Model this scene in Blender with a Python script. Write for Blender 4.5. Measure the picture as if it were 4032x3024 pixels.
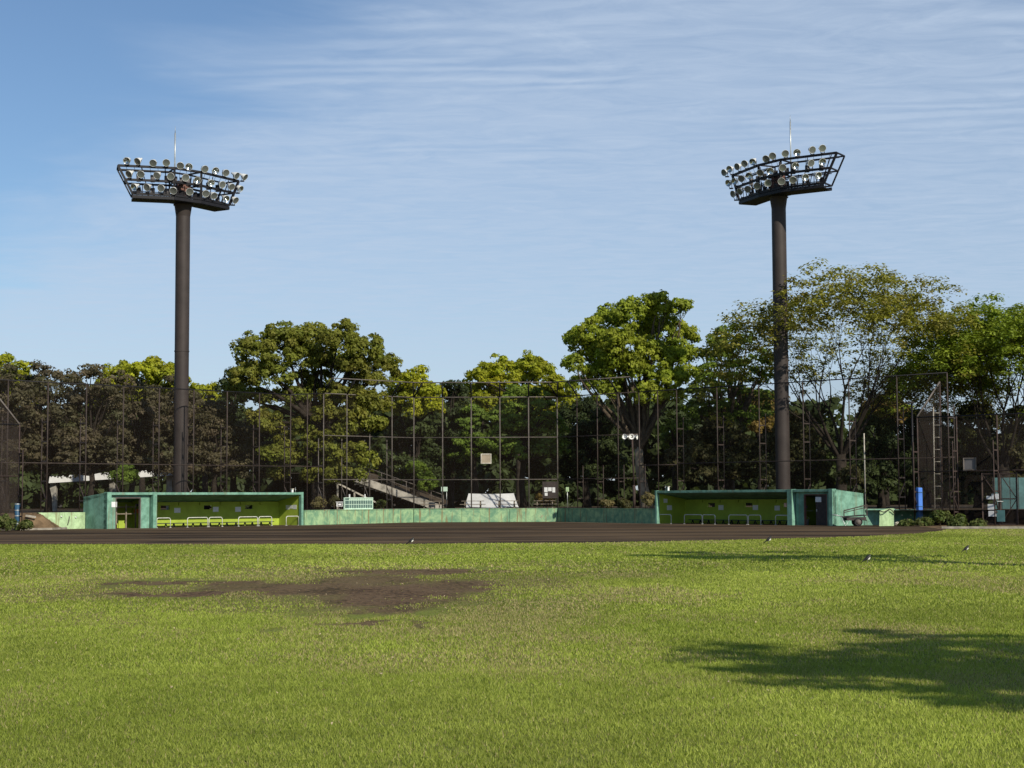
import bpy, bmesh, math, random
import numpy as np
from mathutils import Vector, Matrix

for o in list(bpy.data.objects):
    bpy.data.objects.remove(o, do_unlink=True)
random.seed(7)
RNG = np.random.default_rng(11)
scene = bpy.context.scene
COL = scene.collection

# ------------------------------------------------------------------ camera
PW, PH, F, CX, CY = 4032.0, 3024.0, 6500.0, 2016.0, 1512.0
EYE = Vector((0.0, 0.0, 1.9))
PITCH = math.atan(452.0 / F)
ROLL = 0.0045
cam_data = bpy.data.cameras.new('camera')
cam_data.sensor_width = 36.0
cam_data.lens = F / PW * 36.0
cam_data.clip_start = 0.1
cam_data.clip_end = 5000.0
cam = bpy.data.objects.new('camera', cam_data)
COL.objects.link(cam)
RM = (Matrix.Rotation(math.pi / 2 + PITCH, 3, 'X') @ Matrix.Rotation(-ROLL, 3, 'Z'))
cam.matrix_world = Matrix.Translation(EYE) @ RM.to_4x4()
scene.camera = cam

# ------------------------------------------------------------------ light
SUN_AZ = math.radians(34.0)      # to the right of straight behind the camera
SUN_EL = math.radians(33.0)
to_sun = Vector((math.sin(SUN_AZ) * math.cos(SUN_EL), -math.cos(SUN_AZ) * math.cos(SUN_EL), math.sin(SUN_EL)))
sun_data = bpy.data.lights.new('sun', 'SUN')
sun_data.energy = 4.8
sun_data.angle = math.radians(0.53)
sun_data.color = (1.0, 0.93, 0.80)
sun = bpy.data.objects.new('sun', sun_data)
sun.location = (40, -40, 60)
sun.rotation_euler = to_sun.to_track_quat('Z', 'Y').to_euler()
COL.objects.link(sun)

world = bpy.data.worlds.new('World')
scene.world = world
world.use_nodes = True
wt = world.node_tree
wt.nodes.clear()


def N(tree, typ, **kw):
    n = tree.nodes.new(typ)
    for k, v in kw.items():
        if k == 'op':
            n.operation = v
        elif k == 'ins':
            for i, val in v.items():
                n.inputs[i].default_value = val
        else:
            setattr(n, k, v)
    return n


def math_node(t, op, a, b=None, c=None, clamp=False):
    n = t.nodes.new('ShaderNodeMath')
    n.operation = op
    n.use_clamp = clamp
    for i, v in enumerate((a, b, c)):
        if v is None:
            continue
        if isinstance(v, (int, float)):
            n.inputs[i].default_value = v
        else:
            t.links.new(v, n.inputs[i])
    return n.outputs[0]


def mixcol(t, fac, a, b, blend='MIX'):
    n = t.nodes.new('ShaderNodeMix')
    n.data_type = 'RGBA'
    n.blend_type = blend
    for idx, v in ((0, fac), (6, a), (7, b)):
        if isinstance(v, (int, float)):
            n.inputs[idx].default_value = v
        elif isinstance(v, tuple):
            n.inputs[idx].default_value = v if len(v) == 4 else (*v, 1)
        else:
            t.links.new(v, n.inputs[idx])
    return n.outputs[2]


def maprange(t, v, a, b, c=0.0, d=1.0, smooth=True):
    n = t.nodes.new('ShaderNodeMapRange')
    n.interpolation_type = 'SMOOTHSTEP' if smooth else 'LINEAR'
    n.inputs[1].default_value = a
    n.inputs[2].default_value = b
    n.inputs[3].default_value = c
    n.inputs[4].default_value = d
    t.links.new(v, n.inputs[0])
    return n.outputs[0]


def noise(t, vec, scale, detail=3.0, rough=0.5, dist=0.0):
    n = t.nodes.new('ShaderNodeTexNoise')
    n.inputs['Scale'].default_value = scale
    n.inputs['Detail'].default_value = detail
    n.inputs['Roughness'].default_value = rough
    n.inputs['Distortion'].default_value = dist
    if vec is not None:
        t.links.new(vec, n.inputs['Vector'])
    return n.outputs[0]


def vscale(t, vec, s, loc=(0, 0, 0), rot=(0, 0, 0)):
    n = t.nodes.new('ShaderNodeMapping')
    n.inputs['Scale'].default_value = s
    n.inputs['Location'].default_value = loc
    n.inputs['Rotation'].default_value = rot
    t.links.new(vec, n.inputs[0])
    return n.outputs[0]


sky = N(wt, 'ShaderNodeTexSky')
sky.sky_type = 'NISHITA'
sky.sun_disc = False
sky.sun_elevation = SUN_EL
sky.sun_rotation = math.atan2(to_sun.x, to_sun.y)
sky.altitude = 0
sky.air_density = 1.0
sky.dust_density = 0.25
sky.ozone_density = 4.5
tc = N(wt, 'ShaderNodeTexCoord')
sep = N(wt, 'ShaderNodeSeparateXYZ')
wt.links.new(tc.outputs['Generated'], sep.inputs[0])
zc = math_node(wt, 'MAXIMUM', sep.outputs[2], 0.02)
cxn = math_node(wt, 'DIVIDE', sep.outputs[0], zc)
cyn = math_node(wt, 'DIVIDE', sep.outputs[1], zc)
comb = N(wt, 'ShaderNodeCombineXYZ')
wt.links.new(cxn, comb.inputs[0])
wt.links.new(cyn, comb.inputs[1])
P = comb.outputs[0]
# a thin high sheet of cloud whose edge runs across the upper left
edge = math_node(wt, 'ADD', math_node(wt, 'ADD', cxn, 0.40), math_node(wt, 'MULTIPLY', math_node(wt, 'SUBTRACT', cyn, 3.25), 0.52))
n_big = noise(wt, P, 1.1, 5.0, 0.6, 0.6)
edge2 = math_node(wt, 'ADD', edge, math_node(wt, 'MULTIPLY', math_node(wt, 'SUBTRACT', n_big, 0.5), 1.5))
sheet = maprange(wt, edge2, -0.30, 0.70)
wav = N(wt, 'ShaderNodeTexWave')
wav.wave_type = 'BANDS'
wav.bands_direction = 'Y'
wav.inputs['Scale'].default_value = 1.15
wav.inputs['Distortion'].default_value = 9.0
wav.inputs['Detail'].default_value = 3.0
wav.inputs['Detail Scale'].default_value = 1.2
wt.links.new(vscale(wt, P, (1.0, 2.6, 1), rot=(0, 0, 0.36)), wav.inputs['Vector'])
n_mid = noise(wt, vscale(wt, P, (1.0, 1.7, 1), rot=(0, 0, 0.35)), 4.2, 8.0, 0.68, 1.0)
n_amp = maprange(wt, noise(wt, P, 1.0, 2.0), 0.42, 0.62)
rip = math_node(wt, 'MULTIPLY', math_node(wt, 'SUBTRACT', wav.outputs[1], 0.5), math_node(wt, 'MULTIPLY', math_node(wt, 'MULTIPLY', n_amp, maprange(wt, cyn, 3.4, 6.0, 1.0, 0.0)), 0.30))
tex = math_node(wt, 'ADD', math_node(wt, 'MULTIPLY', math_node(wt, 'SUBTRACT', n_mid, 0.5), 0.75), rip)
dens = math_node(wt, 'MULTIPLY', sheet, math_node(wt, 'ADD', tex, 0.62, clamp=True), clamp=True)
cloud = mixcol(wt, dens, sky.outputs[0], (5.2, 6.3, 7.9, 1))
bg = N(wt, 'ShaderNodeBackground')
bg.inputs[1].default_value = 0.10
wt.links.new(cloud, bg.inputs[0])
wo = N(wt, 'ShaderNodeOutputWorld')
wt.links.new(bg.outputs[0], wo.inputs[0])

scene.view_settings.view_transform = 'Standard'
scene.view_settings.look = 'None'
scene.view_settings.gamma = 1.0
scene.view_settings.exposure = 0.0
scene.view_settings.use_curve_mapping = False
scene.render.engine = 'CYCLES'
scene.cycles.transparent_max_bounces = 24
scene.cycles.max_bounces = 6
scene.render.resolution_x = 1024
scene.render.resolution_y = 768


# ------------------------------------------------------------------ pixel helpers (a pixel is only a direction)
def ray(px, py):
    return RM @ Vector(((px - CX) / F, -(py - CY) / F, -1.0))


def at_depth(px, py, y):
    r = ray(px, py)
    return EYE + r * (y / r.y)


def at_z(px, py, z):
    r = ray(px, py)
    return EYE + r * ((z - EYE.z) / r.z)


def on_plane(px, py, A, B):
    """hit of the pixel ray with the vertical plane through plan points A, B"""
    r = ray(px, py)
    d = Vector((B[0] - A[0], B[1] - A[1], 0))
    n = Vector((d.y, -d.x, 0))
    t = ((Vector((A[0], A[1], 0)) - EYE).dot(n)) / r.dot(n)
    return EYE + r * t


# ------------------------------------------------------------------ materials
MATS = {}


def new_mat(name):
    m = bpy.data.materials.new(name)
    m.use_nodes = True
    t = m.node_tree
    t.nodes.clear()
    out = t.nodes.new('ShaderNodeOutputMaterial')
    MATS[name] = m
    return m, t, out


def principled(t, out, col, rough=0.8, metal=0.0, spec=0.3):
    b = t.nodes.new('ShaderNodeBsdfPrincipled')
    if isinstance(col, tuple):
        b.inputs['Base Color'].default_value = (*col[:3], 1)
    else:
        t.links.new(col, b.inputs['Base Color'])
    if isinstance(rough, (int, float)):
        b.inputs['Roughness'].default_value = rough
    else:
        t.links.new(rough, b.inputs['Roughness'])
    b.inputs['Metallic'].default_value = metal
    b.inputs['Specular IOR Level'].default_value = spec
    t.links.new(b.outputs[0], out.inputs[0])
    return b


def add_bump(t, bsdf, h, strength=0.3, dist=0.02):
    n = t.nodes.new('ShaderNodeBump')
    n.inputs['Strength'].default_value = strength
    n.inputs['Distance'].default_value = dist
    t.links.new(h, n.inputs['Height'])
    t.links.new(n.outputs[0], bsdf.inputs['Normal'])


def geo_pos(t):
    return t.nodes.new('ShaderNodeNewGeometry').outputs['Position']


def mat_simple(name, col, rough=0.75, var=0.3, scale=2.5, metal=0.0, dark=None, spec=0.3, bump=0.0):
    m, t, out = new_mat(name)
    p = geo_pos(t)
    nz = noise(t, p, scale, 5.0, 0.6)
    lo = tuple(c * (1 - var) for c in col) if dark is None else dark
    hi = tuple(min(1, c * (1 + var * 0.6)) for c in col)
    c = mixcol(t, maprange(t, nz, 0.3, 0.7), lo, hi)
    b = principled(t, out, c, rough, metal, spec)
    if bump:
        add_bump(t, b, noise(t, p, scale * 6, 4.0), bump, 0.02)
    return m


def mat_paint(name, col, stain_amt=0.5, stain=(0.20, 0.15, 0.07), pale=None):
    """weathered paint on concrete: blotches, rain streaks, scuffed foot"""
    m, t, out = new_mat(name)
    p = geo_pos(t)
    n1 = noise(t, p, 1.6, 6.0, 0.65, 0.5)
    n2 = noise(t, p, 7.0, 5.0, 0.6)
    pale = pale or tuple(min(1, c * 1.25 + 0.03) for c in col)
    c = mixcol(t, maprange(t, n1, 0.35, 0.68), tuple(x * 0.78 for x in col), pale)
    c = mixcol(t, math_node(t, 'MULTIPLY', maprange(t, n2, 0.5, 0.75), 0.35), c, tuple(x * 0.6 for x in col))
    st = noise(t, vscale(t, p, (2.3, 2.3, 0.12)), 1.5, 5.0, 0.62, 0.2)
    c = mixcol(t, math_node(t, 'MULTIPLY', maprange(t, st, 0.54, 0.66), stain_amt), c, stain)
    pt = noise(t, vscale(t, p, (1.0, 1.0, 1.3), loc=(5, 3, 1)), 2.1, 6.0, 0.7, 0.7)
    c = mixcol(t, math_node(t, 'MULTIPLY', maprange(t, pt, 0.63, 0.70), stain_amt * 1.1, clamp=True), c, (0.30, 0.25, 0.17))
    b = principled(t, out, c, 0.82, 0, 0.25)
    add_bump(t, b, n2, 0.25, 0.01)
    return m


def mat_leaf(name, transl=0.35):
    """leaf colour comes from the per-leaf colour of the plant itself"""
    m, t, out = new_mat(name)
    a = t.nodes.new('ShaderNodeAttribute')
    a.attribute_name = 'tint'
    d = t.nodes.new('ShaderNodeBsdfPrincipled')
    d.inputs['Roughness'].default_value = 0.55
    d.inputs['Specular IOR Level'].default_value = 0.18
    t.links.new(a.outputs[0], d.inputs['Base Color'])
    tr = t.nodes.new('ShaderNodeBsdfTranslucent')
    t.links.new(mixcol(t, 1.0, a.outputs[0], (1.15, 1.2, 0.55, 1), 'MULTIPLY'), tr.inputs[0])
    mx = t.nodes.new('ShaderNodeMixShader')
    mx.inputs[0].default_value = transl
    t.links.new(d.outputs[0], mx.inputs[1])
    t.links.new(tr.outputs[0], mx.inputs[2])
    t.links.new(mx.outputs[0], out.inputs[0])
    return m


def mat_net(name, col, cover):
    """chain link far too fine to resolve: an even partial cover"""
    m, t, out = new_mat(name)
    tr = t.nodes.new('ShaderNodeBsdfTransparent')
    d = t.nodes.new('ShaderNodeBsdfDiffuse')
    d.inputs[0].default_value = (*col, 1)
    mx = t.nodes.new('ShaderNodeMixShader')
    p = geo_pos(t)
    nz = noise(t, p, 0.5, 3.0)
    t.links.new(maprange(t, nz, 0.3, 0.7, cover * 0.85, cover * 1.15), mx.inputs[0])
    t.links.new(tr.outputs[0], mx.inputs[1])
    t.links.new(d.outputs[0], mx.inputs[2])
    t.links.new(mx.outputs[0], out.inputs[0])
    return m


mat_paint('green_wall', (0.185, 0.37, 0.225), 1.0, (0.24, 0.17, 0.08), (0.36, 0.52, 0.27))
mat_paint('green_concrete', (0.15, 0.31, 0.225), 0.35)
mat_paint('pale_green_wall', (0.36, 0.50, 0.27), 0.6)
mat_simple('lime', (0.345, 0.44, 0.05), 0.75, 0.12, 1.5)
mat_simple('rust_steel', (0.058, 0.042, 0.035), 0.65, 0.35, 3.0)
mat_simple('rust_red', (0.055, 0.037, 0.031), 0.8, 0.35, 3.0)
mat_simple('grey_steel', (0.135, 0.115, 0.10), 0.6, 0.3, 4.0)
mat_simple('black_steel', (0.011, 0.010, 0.012), 0.55, 0.3, 4.0)
mat_simple('pole_brown', (0.045, 0.035, 0.031), 0.6, 0.22, 0.8, 0.0, None, 0.3)
mat_simple('lamp_white', (0.72, 0.72, 0.68), 0.35, 0.12, 5.0, 0.0, None, 0.5)
mat_simple('galvanised', (0.50, 0.52, 0.50), 0.4, 0.2, 8.0, 0.6)
mat_simple('rail_metal', (0.58, 0.58, 0.50), 0.45, 0.15, 6.0, 0.0)
mat_simple('rust_box', (0.17, 0.085, 0.065), 0.7, 0.25, 3.0)
mat_simple('white_paint', (0.78, 0.78, 0.75), 0.5, 0.1, 3.0)
mat_simple('concrete', (0.42, 0.39, 0.33), 0.9, 0.45, 1.6, 0, None, 0.2, 0.4)
mat_simple('kerb_concrete', (0.30, 0.27, 0.22), 0.9, 0.35, 2.2, 0, None, 0.2, 0.4)
mat_simple('dark_wood', (0.045, 0.035, 0.032), 0.7, 0.3, 3.0)
mat_simple('dark_room', (0.10, 0.12, 0.05), 0.9, 0.3, 2.0)
mat_simple('bench_blue', (0.018, 0.024, 0.045), 0.5, 0.3, 3.0)
mat_simple('timber', (0.24, 0.20, 0.15), 0.85, 0.35, 3.0)
mat_simple('tarp', (0.62, 0.62, 0.60), 0.6, 0.12, 1.5)
mat_simple('blue_pad', (0.07, 0.20, 0.62), 0.5, 0.15, 2.0)
mat_simple('navy_pad', (0.03, 0.09, 0.16), 0.5, 0.2, 2.0)
mat_simple('orange_plastic', (0.70, 0.17, 0.06), 0.45, 0.15, 4.0)
mat_simple('board_green', (0.10, 0.17, 0.15), 0.6, 0.15, 2.0)
mat_simple('board_frame', (0.55, 0.72, 0.58), 0.6, 0.08, 2.0)
mat_simple('panel_beige', (0.34, 0.28, 0.20), 0.7, 0.2, 2.0)
mat_simple('panel_grey', (0.15, 0.14, 0.14), 0.7, 0.2, 2.0)
mat_simple('teal_panel', (0.09, 0.20, 0.20), 0.6, 0.2, 2.0)
mat_simple('soil', (0.075, 0.055, 0.035), 0.95, 0.4, 1.2, 0, None, 0.1, 0.5)
mat_simple('bank_soil', (0.17, 0.115, 0.065), 0.95, 0.45, 1.5, 0, None, 0.1, 0.6)
mat_simple('bark', (0.10, 0.078, 0.055), 0.95, 0.45, 3.0, 0, None, 0.1, 0.6)
mat_simple('bark_dark', (0.035, 0.028, 0.022), 0.95, 0.4, 3.0, 0, None, 0.1, 0.5)
mat_simple('bark_pale', (0.30, 0.24, 0.17), 0.95, 0.5, 2.0, 0, None, 0.1, 0.6)
mat_simple('feather_dark', (0.02, 0.02, 0.02), 0.6, 0.2, 20.0)
mat_simple('feather_white', (0.75, 0.73, 0.66), 0.7, 0.1, 20.0)
mat_simple('feather_grey', (0.22, 0.21, 0.19), 0.7, 0.2, 20.0)
mat_simple('stone_pale', (0.50, 0.46, 0.38), 0.9, 0.3, 4.0)
mat_simple('straw_leaf', (0.45, 0.36, 0.22), 0.8, 0.4, 2.0)
mat_leaf('leaf', 0.42)
mat_leaf('blade', 0.40)
mat_net('net', (0.045, 0.036, 0.030), 0.115)
mat_net('net_canopy', (0.05, 0.04, 0.035), 0.10)
mat_net('net_dense', (0.050, 0.040, 0.034), 0.30)


def mat_lens():
    m, t, out = new_mat('lamp_glass')
    b = principled(t, out, (0.23, 0.25, 0.23), 0.28, 0.55, 0.5)
    return m


mat_lens()
m, t, out = new_mat('lamp_mirror')
principled(t, out, (0.50, 0.52, 0.49), 0.16, 0.95, 0.5)


def mat_paper():
    m, t, out = new_mat('paper')
    p = geo_pos(t)
    w = t.nodes.new('ShaderNodeTexWave')
    w.wave_type = 'BANDS'
    w.bands_direction = 'Z'
    w.inputs['Scale'].default_value = 7.0
    w.inputs['Distortion'].default_value = 0.6
    t.links.new(p, w.inputs['Vector'])
    gate = maprange(t, noise(t, vscale(t, p, (6, 6, 14)), 1.2, 2.0), 0.42, 0.55)
    c = mixcol(t, math_node(t, 'MULTIPLY', math_node(t, 'MULTIPLY', maprange(t, w.outputs[1], 0.6, 0.9), gate), 0.45), (0.74, 0.75, 0.74), (0.25, 0.25, 0.27))
    principled(t, out, c, 0.6)
    return m


mat_paper()

# ---- turf: worn patches have a fixed place on the field
PATCH = [(-2.4, 33.6, 1.7, 5.4, 1.0), (-4.2, 35.6, 2.2, 3.4, 0.95), (-6.6, 33.9, 2.2, 1.2, 1.0), (-7.6, 38.2, 2.9, 1.0, 0.95), (-8.4, 34.2, 1.4, 0.7, 0.85),
         (-2.6, 43.6, 2.9, 1.9, 0.95), (-1.2, 36.6, 1.1, 3.2, 0.95), (-2.35, 25.2, 0.6, 0.7, 0.95), (-1.7, 25.3, 0.7, 0.45, 0.8), (-5.8, 36.5, 1.4, 2.2, 0.85), (-3.2, 39.5, 1.8, 3.0, .9),
         (0.4, 38.0, 1.3, 2.6, 0.5), (-9.6, 31.3, 1.5, 0.9, 0.4), (-2.2, 28.6, 0.8, 1.4, 0.9), (1.6, 42.0, 2.2, 2.2, 0.28), (2.6, 48, 3.0, 3.0, 0.2),
         (-5.5, 46.0, 2.4, 0.9, 0.5), (-4.5, 30.0, 2.4, 1.8, 0.4), (-3.0, 36.5, 4.4, 8.0, 0.5), (-7.0, 35.5, 4.5, 4.4, 0.42), (-6.5, 26.5, 2.0, 1.2, 0.25), (3.2, 27.5, 1.4, 1.0, 0.22)]


def turf_mat():
    m, t, out = new_mat('turf')
    p = geo_pos(t)
    dn = t.nodes.new('ShaderNodeTexNoise')
    dn.inputs['Scale'].default_value = 1.1
    dn.inputs['Detail'].default_value = 6.0
    dn.inputs['Roughness'].default_value = 0.7
    t.links.new(vscale(t, p, (1, 0.45, 1)), dn.inputs['Vector'])
    off = t.nodes.new('ShaderNodeVectorMath')
    off.operation = 'MULTIPLY_ADD'
    t.links.new(dn.outputs[1], off.inputs[0])
    off.inputs[1].default_value = (2.2, 4.5, 0)
    off.inputs[2].default_value = (-1.1, -2.25, 0)
    pos = t.nodes.new('ShaderNodeVectorMath')
    t.links.new(p, pos.inputs[0])
    t.links.new(off.outputs[0], pos.inputs[1])
    total = None
    for (x, y, rx, ry, s) in PATCH:
        mp = vscale(t, pos.outputs[0], (1 / rx, 1 / ry, 0), loc=(-x / rx, -y / ry, 0))
        ln = t.nodes.new('ShaderNodeVectorMath')
        ln.operation = 'LENGTH'
        t.links.new(mp, ln.inputs[0])
        v = math_node(t, 'MULTIPLY', maprange(t, ln.outputs['Value'], 0.55, 1.3, 1.0, 0.0), s)
        total = v if total is None else math_node(t, 'MAXIMUM', total, v)
    bare = total
    fine = noise(t, vscale(t, p, (6, 2.2, 6)), 3.0, 6.0, 0.75)
    big = noise(t, p, 0.22, 4.0, 0.6, 0.4)
    mid = noise(t, vscale(t, p, (1, 0.6, 1)), 0.9, 5.0, 0.65)
    green = mixcol(t, maprange(t, fine, 0.3, 0.72), (0.080, 0.110, 0.016), (0.27, 0.30, 0.055))
    green = mixcol(t, math_node(t, 'MULTIPLY', maprange(t, big, 0.42, 0.68), 0.45), green, (0.20, 0.19, 0.05))
    straw = math_node(t, 'MULTIPLY', maprange(t, mid, 0.58, 0.74), 0.55)
    green = mixcol(t, straw, green, (0.30, 0.25, 0.11))
    soil = mixcol(t, maprange(t, noise(t, vscale(t, p, (3.0, 1.1, 3)), 3.0, 7.0, 0.8), 0.36, 0.66), (0.030, 0.018, 0.010), (0.200, 0.128, 0.070))
    worn = noise(t, vscale(t, p, (1.0, 0.5, 1), loc=(3, 7, 0)), 0.8, 6.0, 0.7, 0.5)
    soil = mixcol(t, math_node(t, 'MULTIPLY', maprange(t, worn, 0.40, 0.62), 0.6), soil, (0.165, 0.112, 0.062))
    soil = mixcol(t, math_node(t, 'MULTIPLY', maprange(t, worn, 0.30, 0.45, 1.0, 0.0), 0.7), soil, (0.028, 0.018, 0.011))
    c = mixcol(t, bare, green, soil)
    b = principled(t, out, c, 0.9, 0, 0.1)
    add_bump(t, b, noise(t, p, 11.0, 6.0, 0.75), 0.6, 0.04)
    return m


turf_mat()


def dirt_mat():
    m, t, out = new_mat('dirt')
    p = geo_pos(t)
    band = noise(t, vscale(t, p, (0.045, 0.33, 1), rot=(0, 0, 0.03)), 1.0, 4.0, 0.6, 0.6)
    streak = noise(t, vscale(t, p, (0.10, 1.4, 1)), 1.0, 5.0, 0.65, 0.3)
    fine = noise(t, p, 5.0, 5.0, 0.7)
    c = mixcol(t, maprange(t, band, 0.43, 0.57), (0.022, 0.014, 0.008), (0.098, 0.064, 0.035))
    c = mixcol(t, math_node(t, 'MULTIPLY', maprange(t, streak, 0.48, 0.66), 0.75), c, (0.165, 0.120, 0.072))
    c = mixcol(t, math_node(t, 'MULTIPLY', maprange(t, streak, 0.32, 0.46, 1, 0), 0.7), c, (0.034, 0.024, 0.018))
    c = mixcol(t, math_node(t, 'MULTIPLY', maprange(t, fine, 0.5, 0.8), 0.35), c, (0.05, 0.036, 0.026))
    b = principled(t, out, c, 0.95, 0, 0.1)
    add_bump(t, b, fine, 0.5, 0.03)
    return m


dirt_mat()


# ------------------------------------------------------------------ mesh helpers
class MB:
    def __init__(self):
        self.v = []
        self.f = []
        self.smooth = []

    def add(self, verts, faces, smooth=False):
        o = len(self.v)
        self.v += [tuple(x) for x in verts]
        self.f += [tuple(i + o for i in fc) for fc in faces]
        self.smooth += [smooth] * len(faces)
        return self

    def hexa(self, p):
        """8 points: 0-3 bottom ring, 4-7 top ring"""
        return self.add(p, [(3, 2, 1, 0), (4, 5, 6, 7), (0, 1, 5, 4), (1, 2, 6, 5), (2, 3, 7, 6), (3, 0, 4, 7)])

    def box(self, c, s, M=None):
        M = M or Matrix.Identity(3)
        c = Vector(c)
        h = Vector(s) * 0.5
        pts = [c + M @ Vector((sx * h.x, sy * h.y, sz * h.z)) for sz in (-1, 1) for sx, sy in ((-1, -1), (1, -1), (1, 1), (-1, 1))]
        return self.hexa(pts)

    def bar(self, a, b, w, d=None):
        """square bar between two points"""
        a, b = Vector(a), Vector(b)
        d = d or w
        z = (b - a).normalized()
        up = Vector((0, 0, 1)) if abs(z.z) < 0.95 else Vector((0, 1, 0))
        x = up.cross(z).normalized()
        y = z.cross(x)
        pts = [q + x * sx * w / 2 + y * sy * d / 2 for q in (a, b) for sx, sy in ((-1, -1), (1, -1), (1, 1), (-1, 1))]
        return self.hexa(pts)

    def tube(self, pts, rad, sides=8, caps=True, smooth=True):
        pts = [Vector(p) for p in pts]
        n = len(pts)
        if not hasattr(rad, '__len__'):
            rad = [rad] * n
        vs, fs = [], []
        ref = None
        for i, p in enumerate(pts):
            d = (pts[min(i + 1, n - 1)] - pts[max(i - 1, 0)]).normalized()
            if ref is None:
                ref = Vector((0, 0, 1)) if abs(d.z) < 0.9 else Vector((1, 0, 0))
                x = ref.cross(d).normalized()
            else:
                x = (x - d * x.dot(d)).normalized()
            y = d.cross(x)
            for k in range(sides):
                a = 2 * math.pi * k / sides
                vs.append(p + (x * math.cos(a) + y * math.sin(a)) * rad[i])
        for i in range(n - 1):
            for k in range(sides):
                k2 = (k + 1) % sides
                fs.append((i * sides + k, i * sides + k2, (i + 1) * sides + k2, (i + 1) * sides + k))
        self.add(vs, fs, smooth)
        if caps:
            o = len(self.v) - len(vs)
            self.f.append(tuple(o + k for k in reversed(range(sides))))
            self.f.append(tuple(o + (n - 1) * sides + k for k in range(sides)))
            self.smooth += [False, False]
        return self

    def lathe(self, prof, M=None, origin=(0, 0, 0), sides=16, smooth=True):
        """profile (r, z) turned round local z"""
        M = M or Matrix.Identity(3)
        o = Vector(origin)
        vs, fs = [], []
        for r, z in prof:
            for k in range(sides):
                a = 2 * math.pi * k / sides
                vs.append(o + M @ Vector((r * math.cos(a), r * math.sin(a), z)))
        for i in range(len(prof) - 1):
            for k in range(sides):
                k2 = (k + 1) % sides
                fs.append((i * sides + k, i * sides + k2, (i + 1) * sides + k2, (i + 1) * sides + k))
        return self.add(vs, fs, smooth)

    def prism(self, poly, ext):
        """polygon (list of 3d points) pushed along vector ext"""
        n = len(poly)
        ext = Vector(ext)
        vs = [Vector(p) for p in poly] + [Vector(p) + ext for p in poly]
        fs = [tuple(reversed(range(n))), tuple(range(n, 2 * n))]
        fs += [(i, (i + 1) % n, n + (i + 1) % n, n + i) for i in range(n)]
        return self.add(vs, fs)

    def mesh(self, name, mat, base=None):
        me = bpy.data.meshes.new(name)
        v = self.v
        if base is not None:
            b = Vector(base)
            v = [tuple(Vector(p) - b) for p in v]
        me.from_pydata(v, [], self.f)
        me.polygons.foreach_set('use_smooth', self.smooth)
        bm = bmesh.new()
        bm.from_mesh(me)
        bmesh.ops.recalc_face_normals(bm, faces=bm.faces)
        bm.to_mesh(me)
        bm.free()
        me.materials.append(MATS[mat])
        me.update()
        return me

    def build(self, name, mat, parent=None, base=None, bevel=0.0):
        """vertices are world coordinates; origin at base (or at the parent's place)"""
        pb = base
        if parent is not None:
            pb = parent['_b'] if '_b' in parent else (0, 0, 0)
        me = self.mesh(name, mat, pb)
        o = bpy.data.objects.new(name, me)
        COL.objects.link(o)
        if parent is not None:
            o.parent = parent
            o['_b'] = list(pb)
        elif pb is not None:
            o.location = pb
            o['_b'] = list(pb)
        if bevel:
            mod = o.modifiers.new('bevel', 'BEVEL')
            mod.width = bevel
            mod.segments = 2
            mod.limit_method = 'ANGLE'
        return o


def empty(name, loc):
    o = bpy.data.objects.new(name, None)
    o.empty_display_size = 0.3
    COL.objects.link(o)
    o.location = loc
    o['_b'] = list(loc)
    return o


def tag(o, label=None, cat=None, group=None, kind=None):
    if label:
        o['label'] = label
    if cat:
        o['category'] = cat
    if group:
        o['group'] = group
    if kind:
        o['kind'] = kind
    return o


def sheet(name, pts, mat, kind='structure', sub=0):
    me = bpy.data.meshes.new(name)
    me.from_pydata([tuple(p) for p in pts], [], [tuple(range(len(pts)))])
    me.materials.append(MATS[mat])
    o = bpy.data.objects.new(name, me)
    COL.objects.link(o)
    if me.polygons[0].normal.z < 0:
        me.flip_normals()
    tag(o, kind=kind)
    return o


# ------------------------------------------------------------------ plan of the ball ground
LDN, LDF = Vector((-27.2, 111.0)), Vector((-15.7, 123.4))      # left dugout front, near and far corner
RDN, RDF = Vector((21.27, 110.6)), Vector((10.8, 123.6))       # right dugout
WL, WR = Vector((-8.15, 136.3)), Vector((3.72, 136.3))         # corners of the wall behind home
BL0, BL1, BR1, BR0 = Vector((-15.0, 131.2)), Vector((-8.18, 137.2)), Vector((3.75, 137.2)), Vector((10.1, 131.2))
SL0, SL1 = Vector((-17.1, 127.3)), Vector((-38.0, 106.4))      # left side fence, far and near end
SR0, SR1 = Vector((12.85, 128.7)), Vector((29.7, 112.4))        # right side fence
TER = 1.02                                                    # level of the raised ground behind

sheet('ground', [(-1500, -60, -0.03), (1500, -60, -0.03), (1500, 3000, -0.03), (-1500, 3000, -0.03)], 'soil')
arc = [(-60, 84), (-45, 79), (-33, 75.4), (-22.6, 72.6), (-13, 71), (-4.5, 70.2), (4.2, 71.2), (11.5, 75.6), (17, 80.2), (21, 86), (23.6, 91.5), (25.2, 96.5)]
fine_arc = []
for i in range(len(arc) - 1):
    for k in range(5):
        s = k / 5
        fine_arc.append((arc[i][0] * (1 - s) + arc[i + 1][0] * s, arc[i][1] * (1 - s) + arc[i + 1][1] * s + random.uniform(-0.22, 0.22)))
fine_arc.append(arc[-1])
grass_poly = [(-60, -20, 0), (70, -20, 0), (70, 88, 0), (40, 98.6, 0), (30, 100.3, 0)] + [(x, y, 0) for x, y in reversed(fine_arc)]
sheet('outfield_grass', grass_poly, 'turf')
dirt_poly = [(x, y + 0.15, 0.004) for x, y in fine_arc] + [(30, 101.2, 0.004), (29.5, 106, 0.004), (13, 126, 0.004), (3.9, 136.8, 0.004), (-8.3, 136.8, 0.004),
                                                           (-18, 126, 0.004), (-33, 113, 0.004), (-60, 100, 0.004)]
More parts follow.
